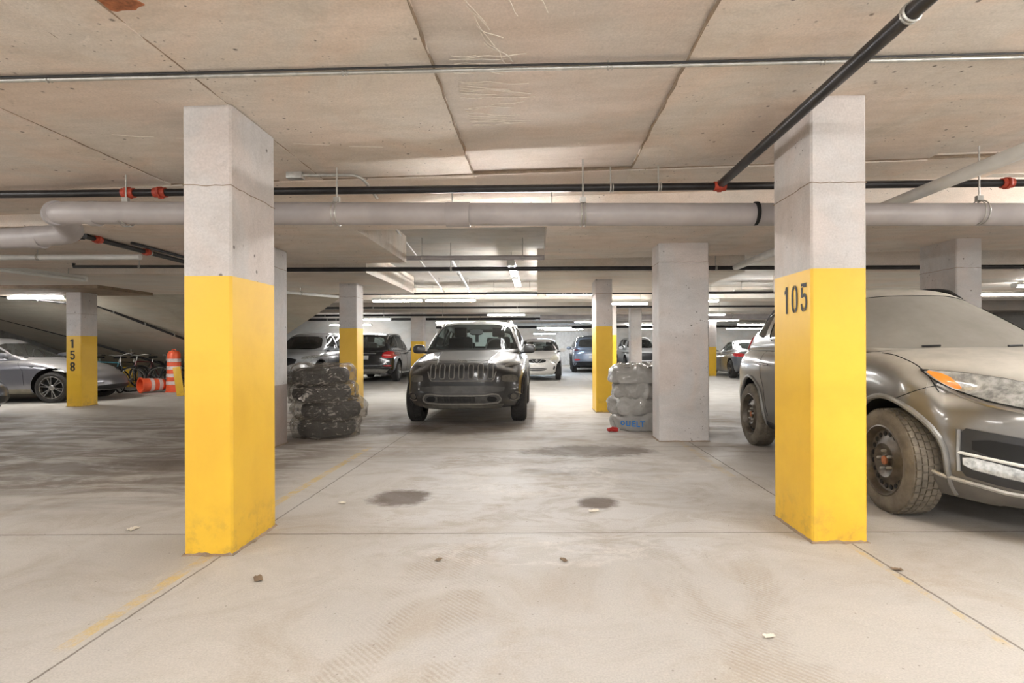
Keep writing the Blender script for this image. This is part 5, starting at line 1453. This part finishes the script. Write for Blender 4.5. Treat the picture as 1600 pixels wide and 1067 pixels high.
def bagged_tire(label, loc, R_, h, seed, mat, group=None, knot=None, tilt=(0,0), fall=0.0, rim=0.85):
    t = thing('bagged_tire', label, 'tire', loc, 0, group); t.rotation_euler = (tilt[0], tilt[1], seed*1.3)
    q = MB(); rr = R_*.6; hh = h*.48
    q.lathe([(h/2-hh, rr*.92), (h/2-hh*1.0, R_*.80), (h/2-hh*.7, R_*.93), (h/2, R_*.99), (h/2+hh*.7, R_*.93), (h/2+hh, R_*.80), (h/2+hh, rr*.92), (h/2+hh*.8, rr), (h/2-hh*.8, rr)], 40, 'z', closed_prof=True)
    q.build('tire', M['rubber'], t)
    nt, npf = 120, 44; vs = []; so = Vector((seed*7.3, seed*3.1, seed))
    for i in range(nt):
        a = 2*PI*i/nt
        for k in range(npf):
            p = 2*PI*k/npf; cs, sn = math.cos(p), math.sin(p)
            e = .62
            rad = R_*.66 + R_*.40*math.copysign(abs(cs)**e, cs); z = h/2 + h*.56*math.copysign(abs(sn)**e, sn)
            b = Vector((math.cos(a)*rad, math.sin(a)*rad, z))
            w = 1 - 2*abs(noise.noise(b*4.2 + so)); w2 = 1 - 2*abs(noise.noise(Vector((a*3.2, z*9, rad*3)) + so*2)); w3 = noise.noise(b*13 + so)
            amp = .050*w + .026*w2 + .014*w3
            out = Vector((math.cos(a)*cs, math.sin(a)*cs, sn*.8))
            s = amp if cs > -.2 else amp*.4
            b += out*s
            if knot is not None:
                d = math.atan2(math.sin(a-knot), math.cos(a-knot))
                if cs > 0: b += Vector((math.cos(a), math.sin(a), -.1))*(.06*math.exp(-(d/.10)**2)*max(0, cs)**3)
            b.z = max(b.z, .004)
            vs.append(b)
    fs = [(i*npf+k, ((i+1) % nt)*npf+k, ((i+1) % nt)*npf+(k+1) % npf, i*npf+(k+1) % npf) for i in range(nt) for k in range(npf)]
    q = MB(); q.add(vs, fs); q.build('plastic_bag', mat, t, ang=60)
    if knot is not None:
        q = MB(); c0 = Vector((math.cos(knot)*(R_*1.10), math.sin(knot)*(R_*1.10), h*.5)); o = Vector((math.cos(knot), math.sin(knot), -.25))
        vs = []; 
        for j in range(5):
            rr_ = (.030, .012, .016, .028, .032)[j]
            for i in range(14):
                a = 2*PI*i/14; rw = rr_*(1 + .5*math.sin(a*3 + seed)*(j/4))
                vs.append(c0 + o*(.028*j) + Vector((-math.sin(knot)*math.cos(a)*rw, math.cos(knot)*math.cos(a)*rw, math.sin(a)*rw)))
        q.add(vs, [(j*14+i, j*14+(i+1) % 14, (j+1)*14+(i+1) % 14, (j+1)*14+i) for j in range(4) for i in range(14)])
        q.build('bag_knot', simple('gathered_plastic', srgb(215, 210, 204), .3), t)
    return t
cx, cy = -2.83, 7.42
bagged_tire('bottom tire of the stack wrapped in clear plastic behind the left pillar', (cx+.03, cy, 0), .375, .225, 1.1, bag_clear, knot=-.35)
bagged_tire('second tire from the floor in the clear plastic wrapped stack, its bag bulging right', (cx+.08, cy+.02, .228), .385, .222, 2.7, bag_clear, knot=-.2)
bagged_tire('third tire from the floor in the clear plastic wrapped stack, with pale knot in front', (cx-.03, cy-.02, .452), .375, .222, 4.4, bag_clear, knot=-1.1)
bagged_tire('top tire of the stack wrapped in clear plastic behind the left pillar', (cx-.05, cy, .676), .37, .222, 6.2, bag_clear)
cx, cy = 1.47, 8.0
bagged_tire('bottom tire in grey bag with blue letters, behind the wide unpainted pillar', (cx+.02, cy, 0), .375, .215, 8.1, bag_grey, tilt=(0,0))
bagged_tire('second tire from the floor in the grey bagged stack', (cx-.02, cy+.01, .218), .38, .215, 9.4, bag_grey)
bagged_tire('third tire from the floor in the grey bagged stack', (cx+.02, cy, .436), .355, .212, 10.9, bag_grey)
top = bagged_tire('top tire of the grey bagged stack, bag sticking out to the left', (cx-.01, cy, .652), .385, .21, 12.5, bag_grey, knot=None)
q = MB()
vs = [(x, y, .875 + .012*noise.noise(Vector((x*4, y*4, 1)))) for x in np.linspace(cx-.28, cx+.36, 12) for y in np.linspace(cy-.33, cy+.3, 12)]
vs += [(a, b_, c_+.008) for a, b_, c_ in vs]
fs = [(i*12+j, i*12+j+1, (i+1)*12+j+1, (i+1)*12+j) for i in range(11) for j in range(11)]
fs += [tuple(144+k for k in f[::-1]) for f in fs]
q.add(vs, fs)
for a, b_ in [((i)*12, (i+1)*12) for i in range(11)] + [((i+1)*12+11, i*12+11) for i in range(11)] + [(j+1, j) for j in range(11)] + [(132+j, 132+j+1) for j in range(11)]:
    q.f.append((a, b_, b_+144, a+144)); q.mi.append(0)
tag(q.build('folded_sheet', simple('grey_sheet', srgb(120, 114, 106), .6), None), 'flat grey sheet lying on top of the grey bagged tires', 'sheet')
bl = simple('blue_print', srgb(20, 110, 185), .5)
b0 = [o for o in C.objects if o.name.startswith('bagged_tire') and 'blue letters' in o.get('label', '')][0]
for k, (chh, sz, dx) in enumerate((('O', .075, -.265), ('U', .09, -.205), ('E', .09, -.145), ('L', .09, -.095), ('T', .09, -.045))):
    a = math.asin(max(-1, min(1, (dx - .02)/.40)))
    me = curve_mesh_text(chh, sz*1.15, .003, .003); me.materials.clear(); me.materials.append(bl)
    o = bpy.data.objects.new('printed_letter', me); C.objects.link(o); o.parent = b0
    bag_ = [o_ for o_ in b0.children if o_.name.startswith('plastic_bag')][0]
    T_ = bvh_of(bag_); Rz0 = Matrix.Rotation(-b0.rotation_euler.z, 3, 'Z')
    h_ = T_.ray_cast(Rz0 @ Vector((math.sin(a)*1.0, -math.cos(a)*1.0, .105)), Rz0 @ Vector((-math.sin(a), math.cos(a), 0)))[0]
    rad = (h_.xy.length if h_ else .435) + .012
    wpos = Vector((math.sin(a)*rad, -math.cos(a)*rad, .105))
    Rz = Matrix.Rotation(-b0.rotation_euler.z, 3, 'Z')
    o.location = Rz @ wpos; o.rotation_euler = (Rz @ Matrix.Rotation(a, 3, 'Z') @ Matrix.Rotation(R(90), 3, 'X')).to_euler()
# a red and white scrap beside that bag
q = MB(); vs = []; n_ = 14
for i in range(n_):
    for j in range(8):
        a = PI*i/(n_-1); b_ = 2*PI*j/8
        p = Vector((math.cos(a)*.10, math.sin(a)*math.cos(b_)*.045, max(.003, .03 + math.sin(a)*math.sin(b_)*.035))); p += Vector((0,0,.012*noise.noise(p*30)));  p.z = max(p.z, .003); vs.append(p)
q.add(vs, [(i*8+j, i*8+(j+1) % 8, (i+1)*8+(j+1) % 8, (i+1)*8+j) for i in range(n_-1) for j in range(8)], 0)
for i in range(len(q.f)):
    if (i // 8) < 4: q.mi[i] = 1
o = q.build('crumpled_red_bag', [simple('red_plastic', srgb(165, 45, 40), .35), M['plate']], None)
o.location = (1.03, 7.62, 0); o.rotation_euler = (0, 0, R(20)); tag(o, 'small crumpled red and white plastic scrap left of the grey bags', 'plastic bag')

# ------------------------------------------------------------------ traffic drums, yellow board, bicycles
orange = simple('orange_plastic', srgb(238, 98, 58), .45, var=.08)
white_band = simple('reflective_white_band', srgb(222, 205, 200), .35, var=.12, scale=30)
def drum(label, loc, rot=(0,0,0), H_=1.10, hollow=False):
    t = thing('traffic_drum', label, 'traffic drum', loc); t.rotation_euler = rot
    r0, r1 = .185, .150
    rf = lambda z: r0 + (r1-r0)*z/H_
    q = MB()
    prof = [(0, r0-.012), (0, r0+.02), (.03, r0+.02), (.04, rf(.04))]
    prof += [(z, rf(z)) for z in np.linspace(.08, H_-.08, 10)] + [(H_-.05, r1-.01), (H_-.0, r1-.045), (H_, .001)]
    q.lathe(prof, 32, 'z')
    q.lathe([(0, r0-.012), (H_-.06, r1-.015), (H_-.06, .001)], 32, 'z')
    q.build('drum_body', orange, t)
    for z in (.20, .40, .60, .80):
        q = MB(); q.lathe([(z, rf(z)), (z+.004, rf(z)+.005), (z+.086, rf(z+.086)+.005), (z+.09, rf(z+.09))], 32, 'z'); q.build('white_band', white_band, t)
    q = MB(); q.tube([(-.05, 0, H_-.01), (-.045, 0, H_+.03), (.045, 0, H_+.03), (.05, 0, H_-.01)], .012, 8); q.build('handle', orange, t)
    return t
gx, gy = G(270, 611)
drum('upright orange traffic drum with white bands near the bicycles', (gx-.10, gy+.2, 0))
gx2, gy2 = G(229, 611)
drum('orange traffic drum lying on its side with its open end to the left', (gx2-.02, gy2-.22, .205), (R(90), 0, R(90+58)), .60)
gx, gy = G(283, 616)
o = MB(); o.box(-.085, .085, -.012, .012, 0, .72); o = o.build('yellow_board', mat_yellow, None, bevel=.004)
o.location = (gx+.05, gy-.1, 0); o.rotation_euler = (R(-4), R(-9), R(10)); tag(o, 'narrow yellow board leaning next to the upright orange drum', 'board')

def bicycle(label, x, y, rz, frame_mat, lean=0.0, steer=0.0):
    t = thing('bicycle', label, 'bicycle', (x, y, 0), rz); t.rotation_euler = (R(lean), 0, rz)
    Rw = .335
    def wheel(cx_, st=0.0):
        q = MB(); ca, sa = math.cos(st), math.sin(st)
        q.tube([(cx_ + ca*Rw*math.cos(a), sa*Rw*math.cos(a), Rw + .004 + Rw*math.sin(a)*.99) for a in np.linspace(0, 2*PI, 33)[:-1]], .021, 7, closed=True)
        w = q.build('tire', M['rubber'], t)
        q = MB(); q.tube([(cx_ + ca*(Rw-.035)*math.cos(a), sa*(Rw-.035)*math.cos(a), Rw + (Rw-.035)*math.sin(a)) for a in np.linspace(0, 2*PI, 33)[:-1]], .009, 5, closed=True)
        for k in range(14):
            a = 2*PI*k/14; q.tube([(cx_, (.02 if k % 2 else -.02), Rw), (cx_ + ca*(Rw-.035)*math.cos(a), sa*(Rw-.035)*math.cos(a), Rw + (Rw-.035)*math.sin(a))], .0018, 3)
        q.tube([(cx_, -.04, Rw), (cx_, .04, Rw)], .02, 8)
        q.build('spoked_rim', M['galv'], w)
    wheel(-.52); wheel(.52, R(steer))
    bb = (-.08, 0, .29); st = (-.20, 0, .78); hd = (.36, 0, .82); hd2 = (.39, 0, .70); ra = (-.52, 0, Rw); fa = (.52, 0, Rw)
    q = MB()
    for a, b_, r_ in ((bb, st, .016), (st, hd, .016), (bb, hd2, .018), (hd, hd2, .02), (st, ra, .009), (bb, ra, .010)):
        q.tube([a, b_], r_, 8)
    q.build('frame', frame_mat, t)
    q = MB()
    for dy in (-.05, .05): q.tube([hd2, (.42, dy, .66), (.52, dy, Rw)], .012, 7)
    q.build('fork', M['black'], t)
    q = MB(); q.tube([(.36, 0, .82), (.34, 0, .96), (.40, 0, .98)], .013, 8)
    q.tube([(.30, -.30, 1.02), (.36, -.22, 1.02), (.41, -.08, .98), (.41, .08, .98), (.36, .22, 1.02), (.30, .30, 1.02)], .013, 8)
    hb = q.build('handlebar', M['galv'], t)
    for dy in (-.30, .30):
        q = MB(); q.tube([(.30-.0, dy*.85, 1.02), (.24, dy*1.06, 1.02)], .018, 8); q.build('grip', M['black'], hb)
    q = MB(); q.tube([st, (-.23, 0, .92)], .013, 8); q.build('seat_post', M['galv'], t)
    q = MB(); vs = []
    for (xx, w) in ((-.36, .07), (-.28, .085), (-.18, .04), (-.08, .022)):
        vs += [(xx, -w, .93), (xx, 0, .955), (xx, w, .93), (xx, 0, .90)]
    q.add(vs, [(i*4+k, i*4+(k+1) % 4, (i+1)*4+(k+1) % 4, (i+1)*4+k) for i in range(3) for k in range(4)] + [(0,1,2,3), (15,14,13,12)])
    q.build('saddle', M['black'], t)
    q = MB(); q.lathe([(-.005, .085), (.005, .085)], 20, 'y', (bb[0], .05, bb[2]))
    q.tube([bb, (bb[0], .09, bb[2]), (bb[0]+.10, .09, bb[2]-.13)], .010, 6); q.tube([bb, (bb[0], -.09, bb[2]), (bb[0]-.10, -.09, bb[2]+.13)], .010, 6)
    q.tube([(bb[0]+.08, .09, bb[2]-.13), (bb[0]+.12, .17, bb[2]-.13)], .014, 6)
    q.build('crank', M['dark_alloy'], t)
    return t
teal = simple('teal_bike_paint', srgb(60, 120, 135), .35); bk = simple('black_bike_paint', srgb(30, 30, 32), .3); redb = simple('dark_red_bike_paint', srgb(110, 40, 42), .35); silv = simple('silver_bike_paint', srgb(160, 160, 160), .3, .4)
def bike_at(label, px, d, rz, m, lean, steer): bicycle(label, (px-840)*d/F_PX, d, R(rz), m, lean, steer)
bike_at('teal bicycle just right of the silver sedan nose, handlebar up', 170, 15.0, 196, teal, 5, 18)
bike_at('silver bicycle half hidden behind the silver sedan nose', 150, 15.9, 168, silv, -5, -10)
bike_at('black bicycle pointing at the camera, left one of the middle pair', 207, 15.2, -84, bk, 6, 10)
bike_at('dark red bicycle pointing at the camera, right one of the pair in the middle', 226, 15.6, -95, redb, -4, -15)
bike_at('black bicycle seen from the side, left of the upright orange drum', 250, 16.5, 4, bk, 5, 15)
bike_at('black bicycle hidden mostly behind the upright orange drum', 284, 15.9, -160, bk, -6, 0)
o = MB(); o.box(-.22, .22, -.02, .02, 0, .62); o = o.build('yellow_sign_board', mat_yellow, None, bevel=.01)
o.location = ((201-840)*16.9/F_PX, 16.9, 0); o.rotation_euler = (R(-8), 0, 0); tag(o, 'yellow panel standing behind the bicycles', 'board')

# ------------------------------------------------------------------ mineral streaks and litter
white_min = simple('white_mineral_crust', srgb(222, 214, 202), .8, var=.1, scale=40)
def streak_set(label, paths, r=.0034):
    q = MB()
    for p in paths: q.tube(p, [r*(.6+.5*abs(noise.noise(Vector(x)*20))) for x in p], 5)
    o = q.build('mineral_deposit', white_min, None); o['kind'] = 'stuff'; tag(o, label, 'mineral deposit')
def drip(x, y, a, L_, seed):
    pts = []; n_ = 14
    for i in range(n_):
        s = L_*i/(n_-1); xx = x + math.cos(a)*s + .022*noise.noise(Vector((s*9, seed, 1))); yy = y + math.sin(a)*s + .022*noise.noise(Vector((s*9, seed, 5)))
        pts.append((xx, yy, zA(xx) + .019))
    return pts
random.seed(3)
ps = []
for y0, n_ in ((3.30, 12), (2.95, 10), (2.70, 8)):
    for k in range(n_):
        ps.append(drip(-.43 + .02*random.random(), y0 + .024*k + .03*random.random(), R(random.uniform(-16, 20)), random.uniform(.10, .40), k*3.3 + y0))
for k in range(6): ps.append(drip(-.30 + .012*k, 2.25 + .07*k, R(random.uniform(50, 80)), random.uniform(.15, .3), k + .7))
ps.append(drip(-.17, 2.08, R(75), .34, 9)); ps.append(drip(-.12, 2.05, R(62), .38, 19))
streak_set('white mineral streaks fanning out on the middle strip of the near ceiling', ps)
ps = []
for k in range(9):
    x0 = -4.0 + .34*k; pts = []
    for i in range(8):
        s = i/7; xx = x0 + .22*s; yy = 3.15 + .09*k*.9 + .05*s + .02*noise.noise(Vector((xx*5, k, 2)))
        pts.append((xx, yy, zA(xx) - .001))
    if k not in (3, 6): ps.append(pts)
streak_set('thin pale streak on the ceiling left of the near left pillar', ps, .003)
q = MB()
for i in range(26):
    a = 2*PI*i/26; rr = .11 + .05*noise.noise(Vector((math.cos(a)*2, math.sin(a)*2, 4)))
    q.v.append((-1.68 + rr*1.1*math.cos(a), 2.20 + rr*.5*math.sin(a), zA(-1.66) - .002)); 
q.v += [(p[0], p[1], p[2] + .01) for p in q.v]
q.f = [tuple(range(26)), tuple(range(51, 25, -1))] + [(i, (i+1) % 26, (i+1) % 26 + 26, i+26) for i in range(26)]; q.mi = [0]*len(q.f)
tag(q.build('rust_patch', M['rust'], None, smooth=False), 'reddish brown rust patch on the ceiling at the top left', 'stain')

paper = simple('paper_scrap', srgb(222, 214, 198), .8); leafm = simple('brown_scrap', srgb(120, 100, 78), .8)
def scrap(label, px, py, s, m, seed):
    x, y = G(px, py); q = MB(); n_ = 9; vs = []
    for i in range(n_):
        for j in range(5):
            p = Vector(((i/(n_-1)-.5)*s, (j/4-.5)*s*.55, 0)); p.z = .004 + s*.22*abs(noise.noise(p*(8/s*.08) * 6 + Vector((seed, 0, 0)))); p.x += .12*s*noise.noise(Vector((j*1.7, seed, 0))); vs.append(p)
    k = len(vs); vs += [v + Vector((0,0,.0015)) for v in vs]
    f = [(i*5+j, i*5+j+1, (i+1)*5+j+1, (i+1)*5+j) for i in range(n_-1) for j in range(4)]
    q.add(vs, f + [tuple(k+a for a in g[::-1]) for g in f])
    o = q.build('paper_scrap' if m is paper else 'debris_scrap', m, None, ang=60); o.location = (x, y, 0); o.rotation_euler = (0, 0, seed)
    tag(o, label, 'litter')
scrap('crumpled pale scrap lying on the right dark floor stain', 927, 799, .075, paper, .3)
scrap('dark thin scrap on the floor right of the near left pillar base', 402, 904, .07, leafm, 2.1)
scrap('small pale scrap on the floor left of the near left pillar', 206, 825, .07, paper, 4.5)
scrap('small scrap on the pale stained floor in the middle foreground', 684, 875, .045, leafm, 1.2)
scrap('small brown scrap near the floor middle, right of the pale stain', 880, 876, .05, leafm, 5.2)
scrap('pale scrap on the right foreground floor below pillar 105', 1200, 997, .045, paper, 3.3)
scrap('small pale scrap in the left centre of the floor beyond the left pillar', 534, 785, .05, paper, 6.3)
scrap('tiny dark scrap on the right foreground floor near the yellow line', 1400, 893, .05, leafm, 2.9)
